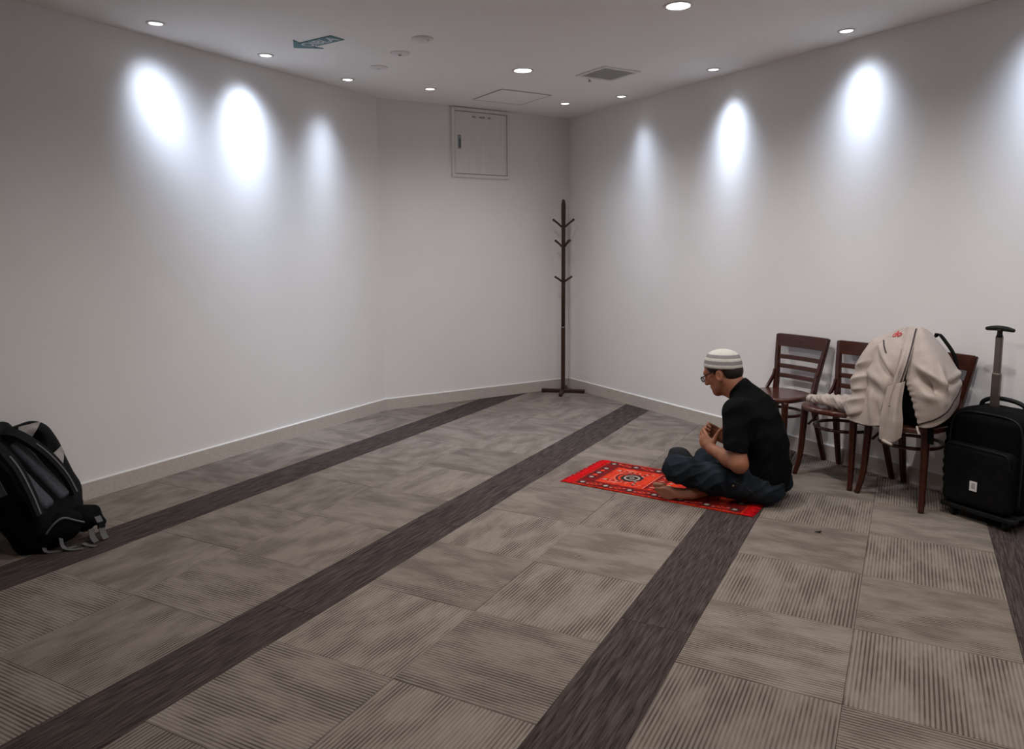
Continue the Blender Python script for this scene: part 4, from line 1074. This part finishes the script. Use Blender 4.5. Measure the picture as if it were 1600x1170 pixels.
flat('lower_panel', rect(0.02, 0.092, -0.150, 0.150), M_RUGD, 0.0069)
for q in range(9): diamond(0.056, -0.136 + q * 0.034, 0.024, 0.012, M_RUGP if q % 2 else M_RUGO, 0.0072)
flat('panel_line', rect(0.012, 0.018, -0.150, 0.150), M_RUGB, 0.0071); flat('panel_line', rect(0.094, 0.100, -0.150, 0.150), M_RUGP, 0.0071)
rm = random.Random(12)
for q in range(46):
    x_ = rm.uniform(-0.33, 0.35); y_ = rm.uniform(0.012, 0.145)
    if abs(x_ - cxm) < 0.085 and y_ < 0.09: continue
    if 0.0 < x_ < 0.11: continue
    m_ = rm.choice((M_RUGB, M_RUGP, M_RUGD, M_RUGD, M_RUGW)); a_ = rm.uniform(0.006, 0.015); b_ = rm.uniform(0.005, 0.010)
    for s in (-1, 1): diamond(x_, s * y_, a_, b_, m_, 0.0069 + 0.0002 * rm.random())
for s in (-1, 1):
    for yy in (RW / 2 - bw - 0.006, RW / 2 - 0.020):
        flat('border_line', rect(-RL / 2 + 0.03, RL / 2 - 0.03, s * yy - 0.0025, s * yy + 0.0025), M_RUGB, 0.0067)
for x_ in (RL / 2 - bw - 0.014, -RL / 2 + bw + 0.014, RL / 2 - 0.020):
    flat('border_line', rect(x_ - 0.0025, x_ + 0.0025, -RW / 2 + bw, RW / 2 - bw), M_RUGB, 0.0067)
# fringes: many fine tassels, one part per end
for s, ln_ in ((1, 0.062), (-1, 0.050)):
    bm = bmesh.new(); rr = random.Random(4)
    nn_ = 96
    for i in range(nn_):
        y = -RW / 2 + RW * (i + 0.5) / nn_
        L = ln_ * (0.85 + 0.3 * rr.random()); dy = rr.uniform(-0.008, 0.008)
        p = [(s * RL / 2 - s * 0.004, y, 0.004), (s * (RL / 2 + L * 0.5), y + dy * 0.5, 0.0055), (s * (RL / 2 + L), y + dy, 0.0022)]
        bm_tube(bm, p, [0.0030, 0.0030, 0.0018], 5)
    f_ = bm_obj('fringe', bm, M_FRINGE, rug, True); f_['kind'] = 'stuff'

# ------------------------------------------------------------------ the man (local: x forward, y left, z up)
PO = Vector((1.361, 3.867, 0.0078))
RY = lambda d: np.array(Matrix.Rotation(math.radians(d), 3, 'Y'))
TILT = 27.0
HO = np.array([0.259, 0, 0.669])
hf = np.array([math.cos(math.radians(TILT)), 0, -math.sin(math.radians(TILT))]); hl = np.array([0, 1.0, 0]); hu = np.array([math.sin(math.radians(TILT)), 0, math.cos(math.radians(TILT))])
def hd(f, l, u): return HO + hf * f + hl * l + hu * u
HR = np.stack([hf, hl, hu], 1)
b = Vol((-0.10, -0.31, -0.004), (0.60, 0.31, 0.80), 0.0034)
# trunk inside the clothes
b.ell((0.015, 0, 0.14), (0.085, 0.135, 0.10), k=0.03)
b.ell((0.012, 0, 0.26), (0.080, 0.125, 0.12), k=0.04)
b.ell((0.060, 0, 0.40), (0.085, 0.135, 0.12), k=0.04)
b.cone((0.125, -0.14, 0.490), (0.125, 0.14, 0.490), 0.045, 0.045, k=0.04)
b.cone((0.118, 0, 0.520), (0.205, 0, 0.600), 0.062, 0.058, k=0.03)
b.cone((0.205, 0, 0.600), (0.245, 0, 0.640), 0.057, 0.055, k=0.02)
# head
b.ell(hd(-0.002, 0, 0.028), (0.096, 0.076, 0.080), R=HR, k=0.02)
b.ell(hd(0.038, 0, -0.040), (0.060, 0.060, 0.072), R=HR, k=0.02)
b.cone(hd(0.055, 0, -0.082), (0.195, 0, 0.560), 0.030, 0.045, k=0.03)
for s in (-1, 1):
    b.cone(hd(0.012, s * 0.052, -0.050), hd(0.078, s * 0.014, -0.092), 0.017, 0.019, k=0.02)
    b.ell(hd(0.068, s * 0.036, -0.018), (0.027, 0.024, 0.026), R=HR, k=0.015)
    b.ell(hd(0.092, s * 0.030, 0.004), (0.012, 0.015, 0.010), R=HR, k=0.012, op='sub')
    b.ell(hd(0.103, s * 0.011, -0.034), (0.011, 0.009, 0.009), R=HR, k=0.006)
    # ear with a hollow
    er = HR @ np.array(Matrix.Rotation(math.radians(-14), 3, 'Y')) @ np.array(Matrix.Rotation(s * math.radians(18), 3, 'Z'))
    b.ell(hd(0.006, s * 0.0785, -0.020), (0.021, 0.0105, 0.033), R=er, k=0.006)
    b.ell(hd(0.010, s * 0.0895, -0.016), (0.011, 0.007, 0.019), R=er, k=0.006, op='sub')
b.cone(hd(0.084, -0.030, 0.022), hd(0.084, 0.030, 0.022), 0.017, 0.017, k=0.012)
b.cone(hd(0.096, 0, 0.012), hd(0.116, 0, -0.030), 0.0085, 0.0125, k=0.010)
b.cone(hd(0.075, -0.010, -0.092), hd(0.075, 0.010, -0.092), 0.021, 0.021, k=0.016)
b.cone(hd(0.090, -0.018, -0.060), hd(0.090, 0.018, -0.060), 0.0105, 0.0105, k=0.008)
b.cone(hd(0.087, -0.015, -0.074), hd(0.087, 0.015, -0.074), 0.0115, 0.0115, k=0.005)
# arms and hands
def nrm(v_): v_ = np.array(v_, float); return v_ / np.linalg.norm(v_)
def arm(s, W, dx=0.0):
    sh = (0.140, s * 0.175, 0.480); el = (0.088, s * 0.245, 0.232)
    W = np.array(W, float)
    b.cone(sh, el, 0.052, 0.041, k=0.03)
    mid = np.array(el) * 0.65 + W * 0.35
    b.cone(el, mid, 0.043, 0.044, k=0.025); b.cone(mid, W, 0.043, 0.027, k=0.02)
    d = nrm((0.74, -s * 0.44, 0.51)); u = np.array([-0.45, 0.05 * s, 0.89]); u = nrm(u - d * (u @ d))
    p = np.cross(d, u) * s      # palm side, towards the body midline
    if p[1] * s > 0: p = -p
    R = np.stack([d, u, p], 1)
    b.cone(W, W + d * 0.03, 0.027, 0.026, k=0.012)
    b.ell(W + d * 0.052, (0.048, 0.040, 0.0165), R=R, k=0.014)
    K = W + d * 0.088
    for i in range(4):
        ln = (0.040, 0.044, 0.041, 0.032)[i]; r = (0.0088, 0.0091, 0.0088, 0.0078)[i]
        o_ = K + u * (0.031 - 0.0212 * i) - d * (0.010 if i == 3 else 0.002 if i == 0 else 0)
        a1, a2, a3 = [math.radians(x) for x in ((18, 82, 130), (24, 92, 140), (30, 98, 148), (36, 104, 152))[i]]
        p1 = o_ + (d * math.cos(a1) + p * math.sin(a1)) * ln
        p2 = p1 + (d * math.cos(a2) + p * math.sin(a2)) * ln * 0.66
        p3 = p2 + (d * math.cos(a3) + p * math.sin(a3)) * ln * 0.50
        b.cone(o_ - d * 0.015, p1, r + 0.001, r, k=0.003); b.cone(p1, p2, r, r * 0.93, k=0.002); b.cone(p2, p3, r * 0.93, r * 0.82, k=0.002)
    t0_ = W + d * 0.022 + u * 0.022 + p * 0.010
    t1_ = t0_ + nrm(u * 0.95 + d * 0.30 + p * 0.25) * 0.042
    t2_ = t1_ + nrm(u * 1.0 + d * 0.12 + p * 0.05) * 0.034
    t3_ = t2_ + nrm(u * 1.0 - d * 0.25) * 0.024
    b.cone(t0_, t1_, 0.016, 0.012, k=0.010); b.cone(t1_, t2_, 0.0115, 0.0100, k=0.003); b.cone(t2_, t3_, 0.0100, 0.0082, k=0.002)
arm(1, (0.272, 0.125, 0.258))
arm(-1, (0.278, -0.100, 0.268))
# right foot, sole turned to the viewer, toes forward
b.cone((0.285, 0.180, 0.048), (0.335, 0.242, 0.038), 0.037, 0.034, k=0.02)
fdv = nrm((0.946, 0.323, 0.0)); fn_ = nrm((-0.323, 0.946, 0)); ca_, sa_ = math.cos(0.75), math.sin(0.75); zz_ = np.array([0, 0, 1.0])
FR = np.stack([fdv, fn_ * ca_ + zz_ * sa_, zz_ * ca_ - fn_ * sa_], 1)
A0 = np.array([0.322, 0.252, 0.034])
b.ell(A0 + fdv * 0.080, (0.095, 0.024, 0.031), R=FR, k=0.02)
b.ell(A0 + fdv * 0.140, (0.045, 0.021, 0.039), R=FR, k=0.02)
for i, (z_, l_, r_) in enumerate(((0.064, 0.060, 0.0145), (0.045, 0.058, 0.0100), (0.0315, 0.053, 0.0094), (0.020, 0.046, 0.0090), (0.0105, 0.037, 0.0086))):
    o_ = A0 + fdv * (0.155 - 0.005 * i); o_[2] = z_; o_[:2] -= fn_[:2] * (z_ - 0.036) * 0.85
    e_ = o_ + fdv * l_ * 0.75 + np.array([0.0, -0.002, 0.001])
    b.cone(o_, e_, r_ * 0.92, r_, k=0.003)
# left foot tucked under the far thigh
b.cone((0.30, -0.10, 0.045), (0.20, -0.215, 0.036), 0.034, 0.030, k=0.02)
person = b.mesh('person', M_SKIN, None)
person.location = PO; person.rotation_euler = (0, 0, A_P)
tag(person, 'seated man in knit cap, black shirt and jeans, hands raised in prayer', 'person')
# T-shirt
s = Vol((-0.16, -0.34, 0.03), (0.33, 0.34, 0.66), 0.005)
s.ell((0.006, 0, 0.145), (0.120, 0.176, 0.120), k=0.03)
s.ell((0.008, 0, 0.260), (0.104, 0.160, 0.120), k=0.05)
s.ell((0.040, 0, 0.350), (0.112, 0.165, 0.115), k=0.05)
s.ell((0.082, 0, 0.440), (0.118, 0.165, 0.105), R=RY(28), k=0.05)
s.cone((0.132, -0.155, 0.492), (0.132, 0.155, 0.492), 0.060, 0.060, k=0.05)
s.cone((0.090, 0, 0.490), (0.165, 0, 0.575), 0.085, 0.066, k=0.05)
for q in (-1, 1):
    s.cone((0.137, q * 0.165, 0.488), (0.112, q * 0.226, 0.300), 0.066, 0.062, k=0.03)
    s.cut((0.114, q * 0.226, 0.300), (-0.10, q * 0.12, -1.0), (0.0, min(q * 0.14, q * 0.34), 0.03), (0.33, max(q * 0.14, q * 0.34), 0.36)) if False else None
# sleeve hems: trim the sleeves (outside the trunk) at a slanted plane
X_, Y_, Z_ = s.pts(tuple(slice(0, n_) for n_ in s.n))
trunk = np.sqrt(((X_ - 0.01) / 0.112) ** 2 + (Y_ / 0.168) ** 2)
hem = (0.300 + 0.10 * (X_ - 0.11)) - Z_
s.d = np.where((trunk > 1.02) & (Z_ < 0.33) & (np.abs(Y_) > 0.150), np.maximum(s.d, hem), s.d)
# neckline
s.cut((0.178, 0, 0.590), (0.80, 0, 0.62), (0.06, -0.14, 0.46), (0.33, 0.14, 0.66))
# bottom hem: lower behind, higher at the front
s.cut((0.0, 0, 0.090), (0.62, 0, -1.0))
wa1 = waves(31, 42, 5, direction=(0.7, 0.2, 0.8), spread=0.6); wb1 = waves(32, 80, 5)
shirt = s.mesh('t_shirt', M_SHIRT, person, wrinkle=lambda P: 0.0075 * np.clip(0.5 - 2 * np.abs(wa1(P)), -0.8, 0.6) + 0.0025 * wb1(P))
tube('collar', catmull([(0.178 + 0.052 * math.cos(a) * 0.62 + 0.0, 0.067 * math.sin(a), 0.588 - 0.052 * math.cos(a) * 0.80) for a in [2 * math.pi * k / 16 for k in range(16)]], 3, True), 0.007, M_SHIRT, person, 8, True)
# jeans
j = Vol((-0.15, -0.40, -0.004), (0.56, 0.42, 0.30), 0.005)
j.ell((0.015, 0, 0.120), (0.105, 0.165, 0.105), k=0.03)
for q in (-1, 1): j.ell((-0.005, q * 0.085, 0.080), (0.100, 0.090, 0.082), k=0.03)
j.cone((0.035, 0.105, 0.092), (0.23, 0.205, 0.120), 0.088, 0.080, k=0.03)
j.cone((0.23, 0.205, 0.120), (0.405, 0.285, 0.172), 0.080, 0.070, k=0.03)
j.cone((0.405, 0.285, 0.165), (0.36, 0.150, 0.098), 0.070, 0.060, k=0.03)
j.cone((0.36, 0.150, 0.098), (0.300, -0.060, 0.066), 0.058, 0.052, k=0.02)
j.cone((0.035, -0.105, 0.092), (0.24, -0.205, 0.095), 0.086, 0.074, k=0.03)
j.cone((0.24, -0.205, 0.095), (0.440, -0.285, 0.082), 0.074, 0.064, k=0.03)
j.cone((0.440, -0.285, 0.080), (0.41, -0.06, 0.060), 0.062, 0.055, k=0.025)
j.cone((0.41, -0.06, 0.060), (0.345, 0.110, 0.054), 0.055, 0.048, k=0.025)
j.cone((0.345, 0.110, 0.054), (0.292, 0.170, 0.050), 0.048, 0.046, k=0.02)
j.cut((0, 0, 0.0015), (0, 0, -1))
wa2 = waves(41, 72, 5, direction=(1, 0.1, 0.7), spread=0.55); wb2 = waves(42, 130, 6); wc2 = waves(43, 45, 4, direction=(0.9, 0.3, -0.8), spread=0.4)
jeans = j.mesh('jeans', M_DENIM, person, wrinkle=lambda P: (0.0065 * np.clip(0.55 - 2.2 * np.abs(wa2(P)), -0.7, 0.6) + 0.004 * np.clip(0.5 - 2 * np.abs(wc2(P)), -0.7, 0.6) + 0.0015 * wb2(P)) * np.clip(P[:, 2] / 0.02, 0, 1))
bt = BVHTree.FromPolygons([v_.co for v_ in jeans.data.vertices], [p_.vertices for p_ in jeans.data.polygons])
def on_jeans(x, z):
    h_ = bt.ray_cast(Vector((x, 0.6, z)), Vector((0, -1, 0))); return h_[0], h_[1]
pl = [on_jeans(x, z) for x, z in ((0.115, 0.135), (0.085, 0.120), (0.055, 0.105), (0.03, 0.085), (0.015, 0.06))]
if all(a[0] for a in pl):
    strip('pocket_stitch', [a[0] + a[1] * 0.001 for a in pl], 0.003, 0.001, [a[1] for a in pl], mat('denim_stitch', (0.05, 0.05, 0.05), 0.8), jeans)
rv = on_jeans(0.118, 0.112)
if rv[0]:
    r_ = lathe('rivet', [(0.006, 0), (0.006, 0.0015), (0.002, 0.0025)], M_BRASS, jeans, 12)
    r_.location = rv[0]; r_.rotation_euler = rv[1].to_track_quat('Z', 'Y').to_euler()
# hair
hv = Vol((0.12, -0.12, 0.56), (0.40, 0.12, 0.80), 0.004)
hv.ell(hd(-0.004, 0, 0.027), (0.0985, 0.0785, 0.082), R=HR, k=0.0)
hv.ell(hd(-0.042, 0, -0.018), (0.058, 0.071, 0.062), R=HR, k=0.02)
hv.cut(hd(-0.020, 0, -0.056), -hu * 0.90 + hf * 0.40)          # nape line
hv.cut(hd(0.058, 0, 0.030), hf * 0.9 - hu * 0.25)              # hairline at the temple
X_, Y_, Z_ = hv.pts(tuple(slice(0, n_) for n_ in hv.n))
fF = (X_ - HO[0]) * hf[0] + (Z_ - HO[2]) * hf[2]; uU = (X_ - HO[0]) * hu[0] + (Z_ - HO[2]) * hu[2]
hv.d = np.where((fF > -0.018), np.maximum(hv.d, (0.012 - 0.0 * fF) - uU - np.where((fF > 0.015) & (fF < 0.034), 0.026, 0.0)), hv.d)
hv.mesh('hair', M_HAIR, person)
# knit cap
capz = [(r_, z_ * 0.875) for r_, z_ in ((0.104, 0.000), (0.1085, 0.004), (0.109, 0.013), (0.107, 0.024), (0.1045, 0.036), (0.1025, 0.046), (0.099, 0.056), (0.096, 0.063), (0.090, 0.076), (0.084, 0.083), (0.074, 0.093), (0.058, 0.102), (0.038, 0.109), (0.018, 0.112), (0.001, 0.113))]
ci = [0, 0, 0, 1, 1, 0, 0, 1, 1, 0, 0, 0, 0, 0]
cap = lathe('knit_cap', capz, [M_CAPW, M_CAPG], person, 48, 1.0, 0.83, True, ci)
cap.location = (0.262, 0, 0.686); cap.rotation_euler = (0, math.radians(1), 0); cap.scale = (0.955, 0.98, 1.0)
# glasses
gl = tube('glasses', catmull([tuple(hd(0.120 - abs(y_) * 0.12, y_, 0.000)) for y_ in (-0.012, 0, 0.012)], 3), 0.0016, M_BLACKP, person, 6)
for q in (-1, 1):
    ring = [tuple(hd(0.117 - abs(0.031 + 0.020 * math.cos(a) - 0.031) * 0.05, q * 0.033 + 0.0215 * math.cos(a), -0.003 + 0.0150 * math.sin(a))) for a in [2 * math.pi * k / 20 for k in range(20)]]
    tube('lens_rim', ring, 0.0022, M_BLACKP, gl, 6, True)
    n_ = len(ring); bm = bmesh.new(); cc = [Vector(p_) for p_ in ring]; o2 = Vector(hf) * 0.0008
    A_ = [bm.verts.new(p_ + o2) for p_ in cc]; B_ = [bm.verts.new(p_ - o2) for p_ in cc]
    bm.faces.new(A_); bm.faces.new(B_[::-1])
    for k in range(n_): bm.faces.new((A_[k], A_[(k + 1) % n_], B_[(k + 1) % n_], B_[k]))
    bm_obj('lens', bm, M_LENS, gl)
    tube('temple_arm', catmull([tuple(hd(0.116, q * 0.055, 0.006)), tuple(hd(0.085, q * 0.070, 0.010)), tuple(hd(0.03, q * 0.0775, 0.014)), tuple(hd(-0.004, q * 0.080, 0.018))], 4), 0.0027, M_BLACKP, gl, 6)
    e_ = lathe('eye', [(0.001, -0.006), (0.008, -0.003), (0.010, 0.0), (0.008, 0.003), (0.001, 0.006)], M_EYE, person, 14)
    e_.location = tuple(hd(0.086, q * 0.031, 0.001)); e_.rotation_euler = (0, math.radians(90 + TILT), 0)

# dark pouch on his crossed shins
v = Vol((-0.14, -0.08, -0.002), (0.14, 0.08, 0.20), 0.005)
v.ell((0, 0, 0.055), (0.105, 0.052, 0.060), k=0.02)
v.ell((0.015, 0, 0.105), (0.080, 0.036, 0.060), k=0.03)
v.cut((0, 0, 0.001), (0, 0, -1))
pc_ = PO + FD * 0.488 + LT * 0.0
pouch = v.mesh('pouch', M_POUCH, None, wrinkle=lambda P: 0.004 * waves(77, 45)(P) * np.clip(P[:, 2] / 0.02, 0, 1))
pouch.location = (pc_.x, pc_.y, 0.122); pouch.rotation_euler = (0, 0, A_P + 0.15); pouch.scale = (0.72, 0.75, 0.58)
tag(pouch, "small charcoal pouch resting on the man's crossed shins", 'pouch')

# ------------------------------------------------------------------ rucksack by the left wall (frame: x along the wall, y off the wall)
BK = wlft(1.84, 0.33)
pack = thing('trekking_backpack', 'large black and slate trekking backpack leaning on the left wall', 'backpack', BK, A_L)
# local x = along the wall (away), local +y = to the wall (so off = -y)
def pk(x, off, z): return Vector((x - 1.84, -(off - 0.33), z))
bot, top = pk(1.885, 0.47, 0.09), pk(1.735, 0.215, 0.455)
ax_ = (top - bot).normalized()
out_ = Vector((0.30, -0.72, 0.60)); out_ = (out_ - ax_ * out_.dot(ax_)).normalized()     # harness side, to the room
sd_ = ax_.cross(out_)                                                                      # across
PR = np.array([list(sd_), list(out_), list(ax_)]).T
L_ = (top - bot).length
def pp(a, o, l): return bot + sd_ * a + out_ * o + ax_ * (l * L_)      # across, outward, fraction of length
v = Vol((-0.45, -0.42, -0.002), (0.35, 0.36, 0.62), 0.006)
v.box(pp(0, -0.02, 0.48), (0.155, 0.105, L_ * 0.60), 0.07, R=PR, k=0.02)
v.ell(pp(0, -0.03, 1.0), (0.150, 0.105, 0.085), R=PR, k=0.04)
v.ell(pp(0, -0.05, 0.0), (0.165, 0.110, 0.100), R=PR, k=0.03)
v.cut((0, 0, 0.001), (0, 0, -1))
v.mesh('pack_body', M_BLACK, pack, wrinkle=lambda P: (0.006 * waves(55, 26)(P) + 0.003 * waves(56, 60)(P)) * np.clip(P[:, 2] / 0.03, 0, 1))
# side panel and back pads
v = Vol((-0.45, -0.42, 0.0), (0.35, 0.36, 0.62), 0.005)
v.box(pp(0.062, 0.085, 0.50), (0.036, 0.022, L_ * 0.36), 0.02, R=PR, k=0.004)
v.box(pp(-0.050, 0.085, 0.50), (0.036, 0.022, L_ * 0.36), 0.02, R=PR, k=0.004)
v.mesh('back_pad', M_SLATE, pack, wrinkle=lambda P: 0.002 * waves(57, 60)(P))
for a_ in (-0.105, 0.084):
    pts = catmull([pp(a_ * 0.55, 0.070, 1.02), pp(a_ * 0.75, 0.125, 0.90), pp(a_ * 1.0, 0.150, 0.62), pp(a_ * 1.25, 0.135, 0.34), pp(a_ * 1.35, 0.10, 0.12)], 6)
    wd_ = [0.062 - 0.018 * (i / (len(pts) - 1)) for i in range(len(pts))]
    o_ = strip('shoulder_strap', pts, wd_, 0.020, out_, M_DGREY, pack)
    strip('strap_webbing', [p_ + out_ * 0.0125 for p_ in pts[10:]], 0.009, 0.003, out_, M_WEB, o_)
lid = strip('lid_strap', catmull([pp(-0.10, 0.06, 1.12), pp(0.0, 0.085, 1.16), pp(0.10, 0.06, 1.12)], 5), 0.020, 0.004, out_, M_WEB, pack)
v = Vol((-0.45, -0.42, -0.002), (0.35, 0.36, 0.62), 0.006)
v.box(pp(0, 0.02, 1.02), (0.150, 0.075, 0.055), 0.045, R=PR, k=0.02)
v.mesh('lid', M_DGREY, pack, wrinkle=lambda P: 0.004 * waves(58, 40)(P))
# hip belt: one wing across the front of the pack, the other slumped on the carpet
v = Vol((-0.30, -0.40, -0.002), (0.35, 0.10, 0.26), 0.005)
v.ell(pk(2.000, 0.500, 0.085), (0.055, 0.075, 0.060), k=0.03)
v.cone(pk(1.960, 0.500, 0.100), pk(2.045, 0.520, 0.110), 0.045, 0.028, k=0.03)
v.cone(pk(2.040, 0.520, 0.105), pk(2.062, 0.545, 0.060), 0.030, 0.024, k=0.02)
v.cut((0, 0, 0.001), (0, 0, -1))
hb = v.mesh('hip_belt', M_BLACK, pack, wrinkle=lambda P: 0.007 * waves(71, 45)(P) * np.clip(P[:, 2] / 0.02, 0, 1))
strip('belt_webbing', catmull([pk(2.020, 0.585, 0.105), pk(2.020, 0.610, 0.070), pk(2.018, 0.622, 0.035), pk(2.020, 0.640, 0.006)], 5), 0.030, 0.004, (0.1, -1, 0.2), M_WEB, hb)
strip('belt_webbing', catmull([pk(1.985, 0.590, 0.055), pk(1.975, 0.612, 0.025), pk(1.975, 0.640, 0.006)], 5), 0.024, 0.004, (-0.2, -1, 0.4), M_WEB, hb)
v = Vol((-0.40, -0.42, -0.002), (0.30, 0.10, 0.30), 0.005)
v.ell(pk(1.880, 0.530, 0.090), (0.105, 0.060, 0.072), k=0.03)
v.cut((0, 0, 0.001), (0, 0, -1))
v.mesh('lower_pocket', M_BLACK, pack, wrinkle=lambda P: 0.008 * waves(72, 38)(P) * np.clip(P[:, 2] / 0.02, 0, 1))
tube('pocket_piping', catmull([pk(1.790, 0.575, 0.095), pk(1.820, 0.590, 0.135), pk(1.860, 0.595, 0.150), pk(1.915, 0.590, 0.120), pk(1.960, 0.580, 0.095)], 6), 0.005, M_WEB, pack, 6)
side = strip('compression_band', catmull([pp(-0.165, -0.09, 0.62), pp(-0.180, -0.02, 0.58), pp(-0.150, 0.075, 0.52)], 5), 0.070, 0.008, sd_ * -1, M_SLATE, pack)
# loose straps on the floor
for pts, nm in (([pk(1.80, 0.50, 0.15), pk(1.795, 0.535, 0.10), pk(1.790, 0.545, 0.04), pk(1.800, 0.560, 0.006), pk(1.850, 0.590, 0.004), pk(1.905, 0.600, 0.004)], 'loose_strap'),
                ([pk(1.845, 0.545, 0.13), pk(1.850, 0.575, 0.07), pk(1.850, 0.590, 0.02), pk(1.865, 0.620, 0.006), pk(1.900, 0.655, 0.004)], 'loose_strap'),
                ([pk(1.930, 0.610, 0.01), pk(1.935, 0.640, 0.004), pk(1.945, 0.680, 0.004)], 'loose_strap')):
    c_ = catmull(pts, 5)
    st = strip(nm, c_, 0.020, 0.0028, [Vector((0.3, -0.9, 0.4)) if p_.z > 0.012 else Vector((0, -0.05, 1)) for p_ in c_], M_WEB, pack)
bk = pk(1.797, 0.538, 0.085)
box('buckle', bk, (0.030, 0.012, 0.036), M_BLACKP, pack, bevel=0.003)
box('buckle', pk(2.020, 0.612, 0.068), (0.034, 0.012, 0.030), M_DGREY, pack, bevel=0.003)

# dark hooded jacket stuffed behind the top of the pack
KJ = wlft(1.98, 0.14)
coat = thing('dark_jacket', 'black jacket with pale lining bunched between backpack and left wall', 'jacket', KJ, A_L)
def kj(x, off, z): return (x - 1.98, -(off - 0.14), z)
v = Vol(kj(1.70, 0.40, 0.0), kj(2.24, 0.012, 0.56), 0.006)
v.ell(kj(2.000, 0.130, 0.400), (0.100, 0.085, 0.115), k=0.03)
v.ell(kj(1.930, 0.120, 0.400), (0.070, 0.075, 0.10), k=0.03)
v.cone(kj(2.045, 0.120, 0.34), kj(2.090, 0.16, 0.14), 0.090, 0.095, k=0.04)
v.cone(kj(2.090, 0.16, 0.14), kj(2.085, 0.22, 0.08), 0.090, 0.075, k=0.03)
v.ell(kj(1.965, 0.215, 0.430), (0.055, 0.050, 0.060), k=0.03, op='sub')
v.cut((0, 0, 0.001), (0, 0, -1)); v.cut(kj(0, 0.014, 0), (0, 1, 0))
cb = v.mesh('jacket_shell', M_NAVY, coat, wrinkle=lambda P: 0.006 * waves(61, 30)(P) * np.clip(P[:, 2] / 0.03, 0, 1))
cbt = BVHTree.FromPolygons([v_.co for v_ in cb.data.vertices], [p_.vertices for p_ in cb.data.polygons])
def patch(name, quad, material, lift=0.004, n=8):
    """cloth patch following the jacket surface, quad given as 4 corners"""
    q0, q1, q2, q3 = [Vector(kj(*q)) for q in quad]; d = Vector((0.45, 0.89, -0.1)).normalized()
    bm = bmesh.new(); T, B = {}, {}
    for i in range(n + 1):
        for k in range(n + 1):
            a, c = i / n, k / n
            p_ = (q0 * (1 - a) + q1 * a) * (1 - c) + (q3 * (1 - a) + q2 * a) * c
            h_ = cbt.ray_cast(p_ - d * 0.6, d)
            hit = h_[0] if h_[0] is not None and (h_[0] - p_).length < 0.12 else p_
            T[i, k] = bm.verts.new(hit - d * lift); B[i, k] = bm.verts.new(hit - d * (lift - 0.003))
    for i in range(n):
        for k in range(n):
            bm.faces.new((T[i, k], T[i + 1, k], T[i + 1, k + 1], T[i, k + 1])); bm.faces.new((B[i, k], B[i, k + 1], B[i + 1, k + 1], B[i + 1, k]))
    for i in range(n):
        for k in (0, n): bm.faces.new((T[i, k], B[i, k], B[i + 1, k], T[i + 1, k]))
        for k in (0, n): bm.faces.new((T[k, i], T[k, i + 1], B[k, i + 1], B[k, i]))
    return bm_obj(name, bm, material, coat, True)
patch('lining', [(1.885, 0.21, 0.435), (1.955, 0.21, 0.440), (2.030, 0.17, 0.512), (1.925, 0.17, 0.505)], M_LINING)
patch('lining', [(2.035, 0.21, 0.345), (2.085, 0.21, 0.250), (2.118, 0.19, 0.340), (2.105, 0.19, 0.375)], M_LINING)
patch('lining', [(1.868, 0.21, 0.410), (1.888, 0.21, 0.410), (1.905, 0.20, 0.475), (1.888, 0.20, 0.475)], M_LINING)

# ------------------------------------------------------------------ tiny scrap on the carpet
t = thing('lint_scrap', 'tiny dark scrap of lint on the carpet near the mat', 'scrap', (1.442, 3.394, 0), 0.4)
bm = bmesh.new()
for a, l_, z_ in ((0.2, 0.020, 0.004), (2.6, 0.022, 0.003), (4.4, 0.012, 0.008)):
    bm_tube(bm, [(0, 0, 0.0025), (math.cos(a) * l_ * 0.5, math.sin(a) * l_ * 0.5, z_ + 0.002), (math.cos(a) * l_, math.sin(a) * l_, 0.0022)], [0.0045, 0.003, 0.001], 6)
bm_obj('fibres', bm, mat('lint_dark', (0.03, 0.025, 0.022), 0.9), t, True)
